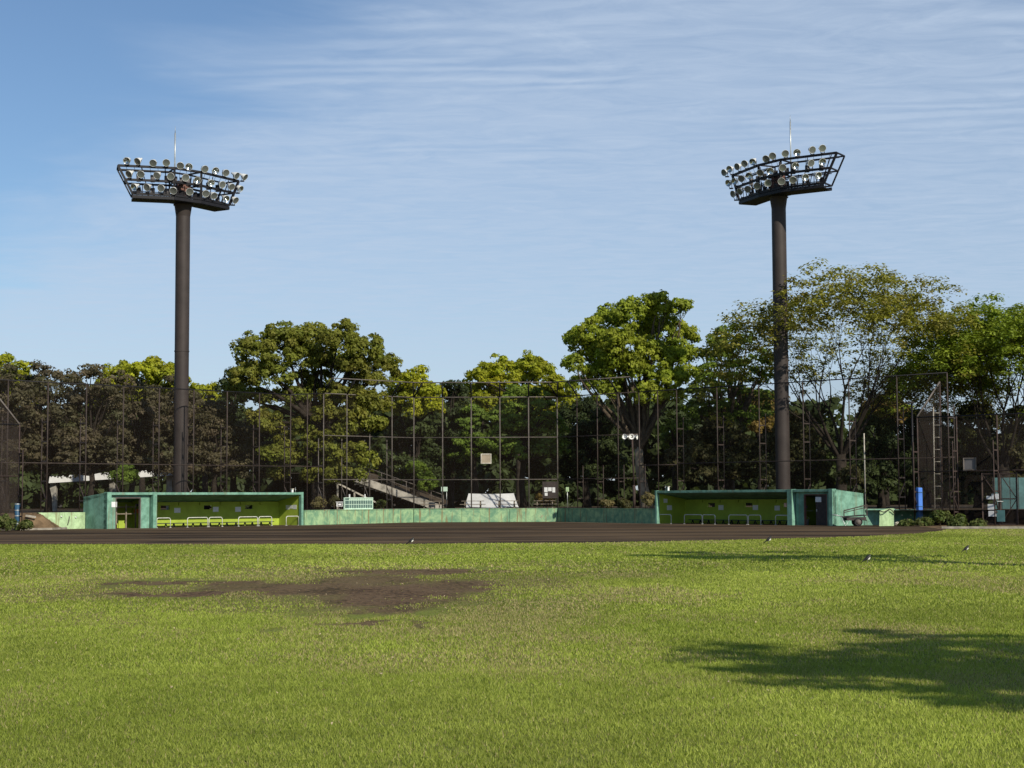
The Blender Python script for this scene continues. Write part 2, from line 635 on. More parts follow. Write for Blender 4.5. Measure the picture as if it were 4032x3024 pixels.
sheet('infield_dirt', dirt_poly, 'dirt')

# raised ground behind the walls and dugouts
ter = [(-34.5, 113.6, TER), (-29.6, 113.6, TER), (-18.2, 126.0, TER), (-16.2, 124.6, TER), (-8.3, 136.9, TER), (3.9, 136.9, TER), (11.6, 124.9, TER), (13.6, 125.6, TER), (24.2, 112.8, TER),
       (27.8, 109.6, TER), (36, 112, TER), (300, 112, TER), (300, 420, TER), (-300, 420, TER), (-300, 113.6, TER)]
sheet('terrace', ter, 'soil')

# chalk line in front of the dugouts
for A, B, w in ((Vector((-25.8, 110.4)), Vector((-10.5, 127.5)), 0.12), (Vector((12.5, 119.5)), Vector((3.5, 132.5)), 0.12)):
    d = (B - A).normalized()
    n = Vector((-d.y, d.x)) * w
    o = sheet('chalk_line', [(*(A - n), 0.010), (*(B - n), 0.010), (*(B + n), 0.010), (*(A + n), 0.010)], 'kerb_concrete')

# kerbs
mb = MB()
for A, B in (((-60, 94.6), (-33.4, 107.1)), ((-33.4, 107.1), (-30.3, 108.9)), ((-30.3, 108.9), (-30.0, 111.2))):
    A, B = Vector(A), Vector(B)
    mb.bar((*A, 0.05), (*B, 0.05), 0.22, 0.16)
tag(mb.build('kerb', 'kerb_concrete'), kind='structure')
mb = MB()
mb.bar((25.6, 98.9, 0.05), (34, 97.0, 0.05), 0.25, 0.18)
mb.bar((34, 97.0, 0.05), (60, 90.5, 0.05), 0.25, 0.18)
tag(mb.build('kerb', 'kerb_concrete'), kind='structure')

# earth bank on the far left
me = bpy.data.meshes.new('earth_bank')
rowA = [(-30.25, 111.4, 0.0), (-30.35, 109.2, 0.0), (-33.3, 107.5, 0.0), (-60, 95, 0.0)]
rowB = [(-30.3, 111.45, .04), (-31.45, 110.2, 1.08), (-34.4, 109.9, 1.0), (-60, 98.6, 1.05)]
rowC = [(-29.5, 113.2, 1.0), (-31.6, 113.9, 1.09), (-34.5, 113.9, 1.07), (-60, 113.9, 1.07)]
gx = 24


def poly_at(row, s_):
    k_ = min(2, int(s_ * 3))
    f_ = s_ * 3 - k_
    return Vector(row[k_]).lerp(Vector(row[k_ + 1]), f_)


vv, ff = [], []
gy = 12
for j in range(gy + 1):
    for i in range(3 * gx + 1):
        s_ = i / (3 * gx)
        A_, B_, C_ = poly_at(rowA, s_), poly_at(rowB, s_), poly_at(rowC, s_)
        t_ = j / gy
        if t_ <= .6:
            q_ = t_ / .6
            p_ = A_.lerp(B_, q_)
            p_.z = A_.z + (B_.z - A_.z) * (q_ ** .8)
        else:
            p_ = B_.lerp(C_, (t_ - .6) / .4)
        if 0 < j < gy and i > 0:
            p_.z += random.uniform(-.05, .05)
        vv.append(tuple(p_))
W1 = 3 * gx + 1
for j in range(gy):
    for i in range(W1 - 1):
        k_ = j * W1 + i
        ff.append((k_, k_ + W1, k_ + W1 + 1, k_ + 1))
me.from_pydata(vv, [], ff)
me.polygons.foreach_set('use_smooth', [True] * len(ff))
me.materials.append(MATS['bank_soil'])
o = bpy.data.objects.new('earth_bank', me)
COL.objects.link(o)
tag(o, kind='structure')
# soil verge on the right between kerb and fence
sheet('verge', [(25.4, 98.6, 0.008), (34, 97.2, 0.008), (70, 88, 0.008), (70, 113, 0.008), (26.6, 110.5, 0.008)], 'bank_soil')


# ------------------------------------------------------------------ wall behind home plate
def wall_run(name, A, B, h, th, mat, label, cap=True):
    A, B = Vector(A), Vector(B)
    d = (B - A).normalized()
    n = Vector((-d.y, d.x))
    if n.y < 0:
        n = -n
    root = empty(name, ((A.x + B.x) / 2, (A.y + B.y) / 2, 0))
    L = (B - A).length
    k = max(1, round(L / 3.4))
    for i in range(k):
        a = A + d * (L * i / k + 0.012)
        b = A + d * (L * (i + 1) / k - 0.012)
        m = MB().hexa([(*a, -0.05), (*b, -0.05), (*(b + n * th), -0.05), (*(a + n * th), -0.05),
                       (*a, h), (*b, h), (*(b + n * th), h), (*(a + n * th), h)])
        m.build('wall_panel', mat, root, bevel=0.012)
    if cap:
        a, b = A - n * 0.03 + d * 0.02, B - n * 0.03 - d * 0.02
        m = MB().hexa([(*a, h), (*b, h), (*(b + n * (th + .06)), h), (*(a + n * (th + .06)), h),
                       (*a, h + .05), (*b, h + .05), (*(b + n * (th + .06)), h + .05), (*(a + n * (th + .06)), h + .05)])
        m.build('coping', mat, root)
    tag(root, label, 'wall')
    return root


wall_run('low_wall', LDF + Vector((0.18, 0.25)), WL, 1.07, 0.3, 'green_wall', 'left angled length of low green painted wall beside the scoreboard')
wall_run('low_wall', WL + Vector((0.02, 0)), WR - Vector((0.02, 0)), 1.07, 0.3, 'green_wall', 'middle length of low green wall with brown rust streaks behind home plate')
wall_run('low_wall', WR, RDF + Vector((-0.15, 0.25)), 1.07, 0.3, 'green_wall', 'shaded right length of low green wall joining the right dugout')


# ------------------------------------------------------------------ fences
def fence(name, A, B, bays, ztop, rails, label, base=0.0, net='net', back_to=None, lattice=True, post_mat='rust_steel',
          side=1, canopy=0.0, pr=0.048, skip_first=False, skip_last=False, back_len=0.7, ztop_b=None, posts_at=None):
    A, B = Vector(A), Vector(B)
    d = (B - A).normalized()
    n = Vector((-d.y, d.x)) * side
    L = (B - A).length
    root = empty(name, (A.x, A.y, base))
    ztop_b = ztop if ztop_b is None else ztop_b
    ss = posts_at or [i / bays for i in range(bays + 1)]
    zt = lambda s: ztop * (1 - s) + ztop_b * s
    for i, s in enumerate(ss):
        if (i == 0 and skip_first) or (i == len(ss) - 1 and skip_last):
            continue
        p = A + d * L * s
        m = MB().tube([(*p, base), (*p, zt(s))], pr, 6)
        if lattice:
            zb = back_to or zt(s) * 0.72
            q = p + n * back_len
            m.tube([(*q, base), (*q, zb)], pr * 0.8, 6)
            z = base + 0.9
            k = 0
            while z < zb:
                m.bar((*p, z), (*q, z), 0.07, 0.09)
                if k % 2 == 0 and z + 1.0 < zb * 0.6:
                    m.bar((*p, z), (*q, z + 1.0), 0.06, 0.06)
                z += 1.35
                k += 1
        m.build('post', post_mat, root)
    for z in rails:
        a, b = A, B
        m = MB().tube([(*a, z), (*b, z)], 0.04, 6)
        m.build('rail', post_mat, root)
    m = MB().tube([(*A, ztop), (*B, ztop_b)], 0.045, 6)
    m.build('top_rail', 'black_steel' if not canopy else post_mat, root)
    # netting, one sheet for each bay
    off = n * 0.085
    for i in range(len(ss) - 1):
        a, b = A + d * L * ss[i] - off, A + d * L * ss[i + 1] - off
        m = MB().add([(*a, base + .05), (*b, base + .05), (*b, zt(ss[i + 1])), (*a, zt(ss[i]))], [(0, 1, 2, 3)])
        m.build('net_panel', net, root)
    if canopy:
        fw = -n * canopy
        for s in ss:
            p = A + d * L * s
            q = p + fw
            MB().tube([(*p, ztop), (*q, ztop + canopy)], 0.06, 6).build('canopy_arm', 'black_steel', root)
        a, b = A + fw + d * (0.0), B + fw
        MB().tube([(*a, ztop + canopy), (*b, ztop + canopy)], 0.045, 6).build('canopy_rail', 'grey_steel', root)
        for i in range(len(ss) - 1):
            a, b = A + d * L * ss[i], A + d * L * ss[i + 1]
            MB().add([(*a, ztop + .02), (*b, ztop + .02), (*(b + fw), ztop + canopy), (*(a + fw), ztop + canopy)], [(0, 1, 2, 3)]).build('canopy_net', 'net_canopy', root)
    tag(root, label, 'fence')
    return root


bz = TER - 0.02
fence('backstop_fence', BL0, BL1, 4, 10.35, [bz + .1, 3.5, 7.0], 'left angled face of tall backstop net behind the scoreboard', bz, side=1, canopy=1.15, back_to=6.8, post_mat='grey_steel', skip_last=True)
fence('backstop_fence', BL1, BR1, 5, 10.35, [bz + .1, 3.5, 7.0], 'middle face of tall backstop net with white posts behind home plate', bz, side=1, canopy=1.15, lattice=False, post_mat='grey_steel', pr=0.058)
fence('backstop_fence', BR1, BR0, 4, 10.35, [bz + .1, 3.5, 7.0], 'right angled shaded face of tall backstop net beside the speaker pole', bz, side=1, canopy=1.15, back_to=4.6, skip_first=True)
fence('side_fence', SL0, SL1, 10, 10.0, [4.47], 'tall net fence running behind the left dugout', bz, side=-1, back_to=7.6, back_len=0.75)
fence('side_fence', SR0, SR1, 6, 10.36, [4.58], 'tall net fence with ladder posts running behind the right dugout', bz, side=1, back_to=8.2, back_len=0.8)
fence('wing_fence', SL0, BL0, 2, 10.0, [4.5], 'short net fence joining left side fence and backstop', bz, side=1, lattice=False, skip_first=True, skip_last=True, ztop_b=10.35)
fence('wing_fence', BR0, SR0, 2, 10.35, [4.5], 'short net fence joining backstop and right side fence', bz, side=1, lattice=False, skip_first=True, skip_last=True, ztop_b=10.36)

# low fences that step towards the field
LC = Vector((-31.95, 107.0))
fence('low_fence', LC, LC + Vector((-9.0, -6.5)), 4, 6.85, [3.5], 'lower net fence at the far left edge with blue padded corner post', 0.0, net='net_dense', side=1, back_to=5.2, post_mat='rust_red')
RC = Vector((27.55, 112.2))
RCE = Vector((38.5, 103.4))
low_r = fence('low_fence', RC, RCE, 5, 7.3, [3.62], 'lower net fence at the far right with gate and white plates', 0.0, net='net_dense', side=-1, back_to=5.6, post_mat='rust_red')
# sloping stays between tall and low fence
for A, B, za, zb_, lab in ((LC, LC + Vector((-2.4, -0.1)), 6.85, 9.9, 'sloping net edge climbing left from the low left fence'), (RC, RC + Vector((1.9, 1.2)), 7.35, 9.8, 'sloping net edge climbing right above the low right fence')):
    root = empty('stay_panel', (A.x, A.y, 0))
    MB().tube([(*A, za), (*B, zb_)], 0.06, 6).build('stay', 'grey_steel', root)
    MB().tube([(*B, 0), (*B, zb_)], 0.06, 6).build('post', 'rust_red', root)
    MB().add([(*A, 0.0), (*B, 0.0), (*B, zb_), (*A, za)], [(0, 1, 2, 3)]).build('net_panel', 'net_dense', root)
    tag(root, lab, 'fence')


# ------------------------------------------------------------------ dugouts
class Frame:
    def __init__(self, P0, P1, back):
        self.P0 = Vector(P0)
        self.d = (Vector(P1) - self.P0)
        self.L = self.d.length
        self.d.normalize()
        n = Vector((-self.d.y, self.d.x))
        self.n = n if n.dot(back) > 0 else -n

    def w(self, u, v, z):
        p = self.P0 + self.d * u + self.n * v
        return Vector((p.x, p.y, z))

    def box(self, mb, u0, u1, v0, v1, z0, z1, z0b=None, z1b=None):
        z0b = z0 if z0b is None else z0b
        z1b = z1 if z1b is None else z1b
        w = self.w
        return mb.hexa([w(u0, v0, z0), w(u1, v0, z0), w(u1, v1, z0b), w(u0, v1, z0b), w(u0, v0, z1), w(u1, v0, z1), w(u1, v1, z1b), w(u0, v1, z1b)])

    def uz(self, px, py, v=0.0):
        a = self.w(0, v, 0)
        b = self.w(1, v, 0)
        h = on_plane(px, py, a, b)
        return (Vector((h.x, h.y)) - self.P0).dot(self.d), h.z


def wall_with_holes(fr, mb, u0, u1, v0, v1, z0, z1, holes):
    """holes: (ua, ub, za, zb) sorted along u, same za/zb"""
    za = min(h[2] for h in holes)
    zb = max(h[3] for h in holes)
    fr.box(mb, u0, u1, v0, v1, z0, za)
    fr.box(mb, u0, u1, v0, v1, zb, z1)
    c = u0
    for h in sorted(holes):
        fr.box(mb, c, h[0], v0, v1, za, zb)
        c = h[1]
    fr.box(mb, c, u1, v0, v1, za, zb)


def dugout(side):
    left = side == 'left'
    fr = Frame(LDN if left else RDN, LDF if left else RDF, Vector((-1, 1)) if left else Vector((1, 1)))
    W = 2.85 if left else 3.2
    c = fr.w(fr.L / 2, W / 2, 0)
    root = empty('dugout', (c.x, c.y, 0))
    U = lambda px: fr.uz(px, 2040)[0]
    ZT, ZB = 2.45, 2.16
    L = fr.L
    # pixel columns of the uprights
    if left:
        e0, e1 = U(421), U(1195)
        pil = [(U(421), U(438)), (U(602), U(617))]
        f1, op, f2 = (U(438), U(464)), (U(464), U(564)), (U(564), U(598))
    else:
        e0, e1 = U(3279), U(2579)
        pil = [(U(3279), U(3264)), (U(3120), U(3101))]
        f1, op, f2 = (U(3264), U(3246)), (U(3246), U(3155)), (U(3155), U(3124))
    rc = 0.30                                # recess of the store front behind the pillars
    # roof: sloping slab with a fascia
    m = MB()
    w = fr.w
    m.hexa([w(e0, 0.02, ZT - .17), w(e1, 0.02, ZT - .17), w(e1, W, ZB - .36), w(e0, W, ZB - .36), w(e0, 0.02, ZT), w(e1, 0.02, ZT), w(e1, W, ZB), w(e0, W, ZB)])
    m.build('roof', 'green_concrete', root, bevel=0.015)
    # end walls (far one is pale inside)
    m = MB()
    fr.box(m, e0, e0 + 0.16, 0.04, W - 0.003, -0.05, ZT - .02, None, ZB - .02)
    m.build('end_wall', 'green_concrete', root)
    m = MB()
    fr.box(m, e1 - 0.2, e1, 0.0, 0.28, -0.05, ZT + .02)
    m.build('pillar', 'green_concrete', root, bevel=0.012)
    m = MB()
    fr.box(m, e1 - 0.16, e1 - 0.02, 0.28, W - 0.01, -0.05, ZT - .18, None, ZB - .34)
    m.build('end_wall', 'lime', root)
    for a, b in pil:
        m = MB()
        fr.box(m, a, b, -0.03 if a != pil[0][0] else -0.02, 0.40, -0.05, ZT + .02)
        m.build('pillar', 'green_concrete', root, bevel=0.012)
    # store front
    for a, b in (f1, f2):
        m = MB()
        fr.box(m, a + .003, b, rc, rc + 0.16, -0.05, ZT - .2)
        m.build('front_wall', 'green_concrete', root)
    m = MB()
    fr.box(m, op[0], op[1], rc + .01, rc + .15, 2.12, ZT - .2)
    m.build('lintel', 'green_concrete', root)
    m = MB()
    t_ = 0.06
    fr.box(m, op[0] - .003, op[0] + t_, rc - .015, rc + .17, 0, 2.12)
    fr.box(m, op[1] - t_, op[1] + .003, rc - .015, rc + .17, 0, 2.12)
    fr.box(m, op[0] + t_, op[1] - t_, rc - .015, rc + .17, 2.05, 2.118)
    m.build('door_frame', 'grey_steel' if left else 'rust_box', root)
    # partition between store and benches
    m = MB()
    pu = pil[1][1]
    fr.box(m, pu - 0.16, pu - .004, 0.40, W - .15, -0.05, ZT - .21, None, ZB - .34)
    m.build('partition_wall', 'lime', root)
    # back wall with narrow look-out slots
    vb = W - 0.16
    slots = [(633, 668), (803, 837), (965, 997), (1118, 1148)] if left else [(2785, 2815), (2932, 2962), (3082, 3112)]
    holes = []
    for a, b in slots:
        ua, ub = fr.uz(a, 2000, vb)[0], fr.uz(b, 2000, vb)[0]
        ua, ub = min(ua, ub), max(ua, ub)
        if ub < e1 - 0.3:
            holes.append((ua, ub, 1.23, 1.52))
    m = MB()
    wall_with_holes(fr, m, e0 + .16, e1 - .16, vb, W - .02, -0.05, ZB - .37, holes)
    m.build('back_wall', 'lime', root)
    m = MB()
    k = 7
    for i in range(k):
        a = pu + (e1 - .2 - pu) * i / k + 0.04
        b = pu + (e1 - .2 - pu) * (i + 1) / k - 0.04
        fr.box(m, a, b, vb - .09, vb - .003, 1.54, ZB - .40)
    m.build('upper_ledge', 'lime', root)
    if not left:
        m = MB()
        a, b = U(3246), U(3200)
        fr.box(m, a + .07, b, rc + .03, rc + .08, 0.02, 2.04)
        dr = m.build('door', 'dark_wood', root)
        m = MB()
        fr.box(m, b - .14, b - .09, rc - .03, rc + .03, 0.95, 1.1)
        m.build('handle', 'galvanised', dr)
    tag(root, 'left green concrete dugout with sunlit lime bench wall and open store room' if left
        else 'right green concrete dugout, shaded lime interior, brown store door and sunlit end wall', 'dugout')
    return fr, root, vb, rc, (e0, e1, pu)


frL, dugL, vbL, rcL, infL = dugout('left')
frR, dugR, vbR, rcR, infR = dugout('right')


def hoop(fr, pxa, pxb, pytop, pybot, label, v=0.35):
    ua, ub = fr.uz(pxa, 2050, v)[0], fr.uz(pxb, 2050, v)[0]
    ua, ub = min(ua, ub), max(ua, ub)
    h = 0.68
    r = 0.15
    pts = [fr.w(ua, v, -0.02), fr.w(ua, v, h - r)]
    for k in range(1, 6):
        a = math.pi / 2 * k / 6
        pts.append(fr.w(ua + r - r * math.cos(a), v, h - r + r * math.sin(a)))
    pts.append(fr.w(ua + r, v, h))
    pts.append(fr.w(ub - r, v, h))
    for k in range(1, 6):
        a = math.pi / 2 * k / 6
        pts.append(fr.w(ub - r + r * math.sin(a), v, h - r + r * math.cos(a)))
    pts += [fr.w(ub, v, h - r), fr.w(ub, v, -0.02)]
    c = fr.w((ua + ub) / 2, v, 0)
    root = empty('guard_rail', c)
    MB().tube(pts, 0.032, 8).build('hoop', 'rail_metal', root)
    m = MB()
    for u in (ua, ub):
        m.lathe([(0.0, 0.0), (0.085, 0.0), (0.085, 0.03), (0.045, 0.035)], None, fr.w(u, v, 0.0), 8, False)
    m.build('foot_plate', 'rail_metal', root)
    tag(root, label, 'guard rail', 'bent tube guard rails in front of the dugout benches')


ordw = ['nearest the store room', 'second from the store room', 'third from the store room', 'fourth from the store room', 'fifth from the store room', 'farthest from the store room']
for i, (a, b) in enumerate([(617, 671), (738, 818), (823, 875), (939, 1014), (1019, 1070), (1127, 1176)]):
    hoop(frL, a, b, 2030, 2070, f'pale bent tube guard rail in left dugout, {ordw[i]}')
for i, (a, b) in enumerate([(3103, 3054), (2996, 2947), (2943, 2870), (2816, 2767), (2765, 2695), (2643, 2596)]):
    hoop(frR, a, b, 2030, 2070, f'pale bent tube guard rail in right dugout, {ordw[i]}')


def bench(fr, u0, u1, v, label):
    c = fr.w((u0 + u1) / 2, v, 0)
    root = empty('bench', c)
    m = MB()
    fr.box(m, u0, u1, v - .2, v + .2, 0.25, 0.30)
    m.build('seat', 'bench_blue', root)
    for s in (0.12, 0.5, 0.88):
        u = u0 + (u1 - u0) * s
        m = MB()
        m.bar(fr.w(u - .12, v, 0), fr.w(u, v, .25), 0.06)
        m.bar(fr.w(u + .12, v, 0), fr.w(u, v, .25), 0.06)
        m.build('leg', 'black_steel', root)
    tag(root, label, 'bench', 'low dark benches along the dugout back walls')


bo = ['nearest the store room', 'second from the store room', 'third from the store room', 'fourth from the store room', 'at the far end']
for fr, vb, inf, nm in ((frL, vbL, infL, 'left'), (frR, vbR, infR, 'right')):
    a, b = inf[2] + 0.3, inf[1] - 1.1
    for i in range(5):
        u0 = a + (b - a) * i / 5 + .1
        u1 = a + (b - a) * (i + 1) / 5 - .06
        bench(fr, u0, u1, vb - .5, f'low dark bench in the {nm} dugout, {bo[i]}')


def paper_on(fr, px0, px1, py0, py1, v, label, cat='notice', name='notice_sheet', mat='paper', th=0.012, group=None):
    ua, z1 = fr.uz(px0, py0, v)
    ub, z0 = fr.uz(px1, py1, v)
    m = MB()
    fr.box(m, min(ua, ub), max(ua, ub), v - th, v - .001, z0, z1)
    c = fr.w((ua + ub) / 2, v, z0)
    o = m.build(name, mat, None, c)
    tag(o, label, cat, group)
    return o


g = 'paper notices on the dugouts'
paper_on(frL, 437, 460, 1976, 1997, rcL, 'bright white notice sheet on front wall left of the left store opening', group=g)
paper_on(frL, 686, 710, 2000, 2019, vbL, 'white notice in left dugout beside the slot nearest the store room', group=g)
paper_on(frL, 838, 860, 1996, 2015, vbL, 'white notice in left dugout touching the second slot', group=g)
paper_on(frL, 926, 948, 1996, 2015, vbL, 'white notice in left dugout between second and third slot', group=g)
paper_on(frR, 2829, 2849, 1989, 2008, vbR, 'grey notice in right dugout beside the slot farthest from the store', group=g)
paper_on(frR, 2964, 2985, 1989, 2008, vbR, 'grey notice in right dugout beside the middle slot', group=g)
paper_on(frR, 3050, 3071, 1991, 2010, vbR, 'grey notice in right dugout nearest the brown store door', group=g)
paper_on(frR, 3211, 3234, 1957, 1977, rcR + .02, 'white notice fixed to the brown store door of the right dugout', group=g)

# white cabinet on the back wall of the right dugout
ua, z1 = frR.uz(2644, 1985, vbR)
ub, z0 = frR.uz(2692, 2007, vbR)
u0, u1 = min(ua, ub), max(ua, ub)
root = empty('wall_cabinet', frR.w((u0 + u1) / 2, vbR, z0))
m = MB()
frR.box(m, u0, u1, vbR - .32, vbR - .002, z0, z1)
m.build('body', 'white_paint', root, bevel=0.01)
for a, b in ((u0 + .02, (u0 + u1) / 2 - .01), ((u0 + u1) / 2 + .01, u1 - .02)):
    m = MB()
    frR.box(m, a, b, vbR - .345, vbR - .322, z0 + .03, z1 - .03)
    m.build('door', 'white_paint', root)
tag(root, 'white two door cabinet fixed high on the right dugout back wall', 'cabinet')


def side_paper(fr, u, v0, v1, z0, z1, label, sgn):
    m = MB()
    fr.box(m, u - .012 if sgn < 0 else u + .001, u - .001 if sgn < 0 else u + .012, v0, v1, z0, z1)
    o = m.build('notice_sheet', 'paper', None, fr.w(u, (v0 + v1) / 2, z0))
    tag(o, label, 'notice', g)


side_paper(frL, infL[1] - .16, 0.62, 1.0, 1.2, 1.52, 'rightmost of three notices on the far side wall of left dugout', -1)
side_paper(frL, infL[1] - .16, 1.06, 1.4, 1.24, 1.5, 'middle of three notices on the far side wall of left dugout', -1)
side_paper(frL, infL[1] - .16, 1.46, 1.86, 1.18, 1.5, 'leftmost of three notices on the far side wall of left dugout', -1)
side_paper(frR, infR[1] - .16, 0.75, 1.15, 1.55, 1.85, 'upper notice on the sunlit far side wall of right dugout', -1)
side_paper(frR, infR[1] - .16, 1.1, 1.6, 1.0, 1.36, 'lower notice on the far side wall of right dugout', -1)

# stubs on the roofs
for fr, px, lab, sz in ((frL, 1151, 'small white capped vent standing on the left dugout roof', 0.0), (frR, 2631, 'small white capped vent standing on the right dugout roof', 0.05)):
    u = fr.uz(px, 1935, 1.0)[0]
    z = 2.45 - (2.45 - 2.16) * (1.0 / 2.85) - .02
    root = empty('roof_vent', fr.w(u, 1.0, z))
    m = MB()
    fr.box(m, u - .07, u + .07, .93, 1.07, z, z + .36 + sz)
    m.build('pipe', 'white_paint', root, bevel=0.02)
    m = MB()
    fr.box(m, u - .10, u + .10, .90, 1.10, z + .36 + sz, z + .41 + sz)
    m.build('cap', 'stone_pale', root)
    m = MB()
    m.tube([fr.w(u + .3, 1.0, z), fr.w(u + .3, 1.0, z + .5)], .018, 6)
    m.build('conduit', 'galvanised', root)
    tag(root, lab, 'vent')

# contents of the left store room
u0, u1 = frL.uz(466, 2040, rcL)[0], frL.uz(566, 2040, rcL)[0]
root = empty('storage_shelf', frL.w((u0 + u1) / 2, 2.0, 0))
for z in (0.95, 1.42):
    m = MB()
    frL.box(m, u0, u1 + .3, 1.75, 2.35, z, z + .07)
    m.build('shelf', 'timber', root)
for k in range(4):
    u = u0 + (u1 + .3 - u0) * k / 3
    m = MB()
    frL.box(m, u - .04, u + .04, 1.68, 1.748, 0, 1.65)
    m.build('upright', 'timber', root)
tag(root, 'timber shelf unit standing inside the open left store room', 'shelf')
uc = frL.uz(541, 2010, 2.0)[0]
m = MB()
frL.box(m, uc - .18, uc + .18, 1.8, 2.15, 1.02, 1.05)
for a in (uc - .18, uc + .155):
    frL.box(m, a, a + .025, 1.8, 2.15, 1.05, 1.30)
frL.box(m, uc - .155, uc + .155, 1.8, 1.825, 1.05, 1.30)
frL.box(m, uc - .155, uc + .155, 2.125, 2.15, 1.05, 1.30)
tag(m.build('plastic_crate', 'orange_plastic', None, frL.w(uc, 2.0, 1.02)), 'orange plastic crate on the shelf in the left store room', 'crate')
uc = frL.uz(548, 1990, 2.0)[0]
m = MB()
frL.box(m, uc - .17, uc + .17, 1.85, 2.15, 1.49, 1.64)
frL.box(m, uc - .18, uc + .18, 1.84, 2.16, 1.64, 1.68)
tag(m.build('storage_box', 'panel_grey', None, frL.w(uc, 2.0, 1.49)), 'grey lidded box on the top shelf of the left store room', 'box')
uc = frL.uz(478, 2060, 1.2)[0]
m = MB()
frL.box(m, uc - .22, uc + .22, 1.2, 1.26, 0.02, 0.5)
frL.box(m, uc - .24, uc + .24, 1.19, 1.27, 0.5, 0.53)
tag(m.build('leaning_board', 'lime', None, frL.w(uc, 1.2, 0.0)), 'lime board standing at the foot of the left store opening', 'board')

# things in the right store room: a pump stand with a pail
uc = frR.uz(3170, 2040, 1.0)[0]
b0 = frR.w(uc, 1.0, 0)
root = empty('water_stand', b0)
MB().tube([b0, b0 + Vector((0, 0, 1.55))], 0.05, 8).build('pipe', 'galvanised', root)
MB().box(b0 + Vector((0, 0, 1.25)), (0.32, 0.22, 0.2)).build('tap_box', 'panel_grey', root, bevel=.02)
MB().box(b0 + Vector((0.15, 0, 0.98)), (0.75, 0.35, 0.05)).build('tray', 'panel_grey', root)
tag(root, 'grey pipe stand with tray in the right store doorway', 'stand')
p0 = b0 + Vector((0.02, -0.32, 0))
root = empty('pail', p0)
MB().lathe([(0.0, 0.004), (0.17, 0.004), (0.21, 0.42), (0.23, 0.43), (0.19, 0.42), (0.16, 0.03), (0, .03)], None, p0, 14).build('body', 'galvanised', root)
MB().tube([p0 + Vector((0.21 * math.cos(a), 0, .42 + .2 * math.sin(a))) for a in [math.pi * k / 8 for k in range(9)]], .012, 5).build('handle', 'galvanised', root)
tag(root, 'pale metal pail on the ground in the right store doorway', 'pail')

# retaining walls beside the dugouts
u0 = 0.0
b = frL.w(-0.02, 2.7, 0)
A = frL.w(-0.03, 2.55, 0)
dl = frL.d
e = lambda s, z: Vector((A.x - dl.x * s, A.y - dl.y * s, z))
poly = [e(0.0, -0.05), e(1.65, -0.05), e(3.6, 1.12), e(0.0, 1.12)]
root = empty('retaining_wall', A)
MB().prism(poly, (*(frL.n * 0.28), 0)).build('wall_panel', 'pale_green_wall', root, bevel=.012)
for s, z in ((0.75, .78), (1.85, .85)):
    MB().lathe([(0, -.02), (.05, -.02), (.05, .06), (0, .06)], Matrix.Rotation(math.pi / 2, 3, 'X'), e(s, z) - Vector((*(frL.n * .03), 0)), 10).build('tap', 'white_paint', root)
MB().tube([e(1.25, .85) - Vector((*frL.n * .05, 0)), e(1.3, .6) - Vector((*frL.n * .07, 0)), e(1.38, .28) - Vector((*frL.n * .04, 0))], .03, 6).build('hose_pipe', 'grey_steel', root)
tag(root, 'pale green retaining wall with sloping end left of the left dugout', 'wall')

wr = lambda u, v, z: frR.w(u, v, z)
root = empty('retaining_wall', (26.0, 113.2, 0))
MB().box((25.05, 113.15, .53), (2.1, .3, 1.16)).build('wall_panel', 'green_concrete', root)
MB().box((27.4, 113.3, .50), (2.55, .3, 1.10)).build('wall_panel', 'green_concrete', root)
for x in (26.6, 27.2):
    MB().lathe([(0, -.02), (.05, -.02), (.05, .06), (0, .06)], Matrix.Rotation(math.pi / 2, 3, 'X'), (x, 113.12, .66), 10).build('tap', 'white_paint', root)
tag(root, 'shaded dark green retaining wall right of the right dugout', 'wall')
root = empty('concrete_stub', wr(-3.0, 1.6, 0))
p = at_depth(3458, 2073, 108.6)
q = at_depth(3506, 2073, 108.6)
m = MB().prism([(p.x, 108.3, 0), (q.x, 108.9, 0), (q.x, 108.9, 1.16), (p.x + .05, 108.3, 1.02)], (0.35, 0.9, 0))
m.build('block', 'pale_green_wall', root, bevel=.02)
MB().box((q.x + .17, 109.05, .58), (.3, .22, 1.16)).build('pier', 'pale_green_wall', root, bevel=.01)
MB().tube([(p.x, 108.2, 1.02), (p.x + .25, 108.1, .92), (p.x + .5, 108.25, 1.0), (q.x, 108.75, 1.12), (q.x + .2, 108.8, 1.0), (q.x + .35, 108.85, .8)], .035, 6).build('hose', 'rust_steel', root)
tag(root, 'sunlit pale green concrete block with a hose right of the right dugout', 'block')

# hand cart beside the right dugout
c0 = at_z(3372, 2072, 0.0)
root = empty('hand_cart', c0)
X = Vector((1, 0, 0))
Y = Vector((0, 1, 0))
cc = lambda x, y, z: c0 + Vector((x, y, z))
m = MB()
m.bar(cc(-.75, 0, .62), cc(.75, .3, .72), .07)
m.bar(cc(-.75, .9, .62), cc(.75, 1.1, .72), .07)
m.bar(cc(-.72, 0, .3), cc(-.72, .9, .62), .06)
m.bar(cc(.72, .3, .35), cc(.72, 1.1, .72), .06)
m.build('bed_frame', 'black_steel', root)
m = MB()
m.bar(cc(-.8, 0, .6), cc(-.8, 0, 1.02), .06)
m.bar(cc(.78, .3, .7), cc(.78, .3, 1.38), .06)
m.bar(cc(-.8, 0, 1.02), cc(.8, .3, 1.40), .07)
m.bar(cc(-.8, .02, .9), cc(.8, .32, 1.24), .05)
m.bar(cc(-.1, .1, .66), cc(-.1, .1, 1.18), .05)
m.build('rail_frame', 'rust_steel', root)
MB().box(cc(0, .5, .48), (1.35, .7, .22), Matrix.Rotation(.15, 3, 'Z')).build('bin', 'dark_wood', root, bevel=.02)
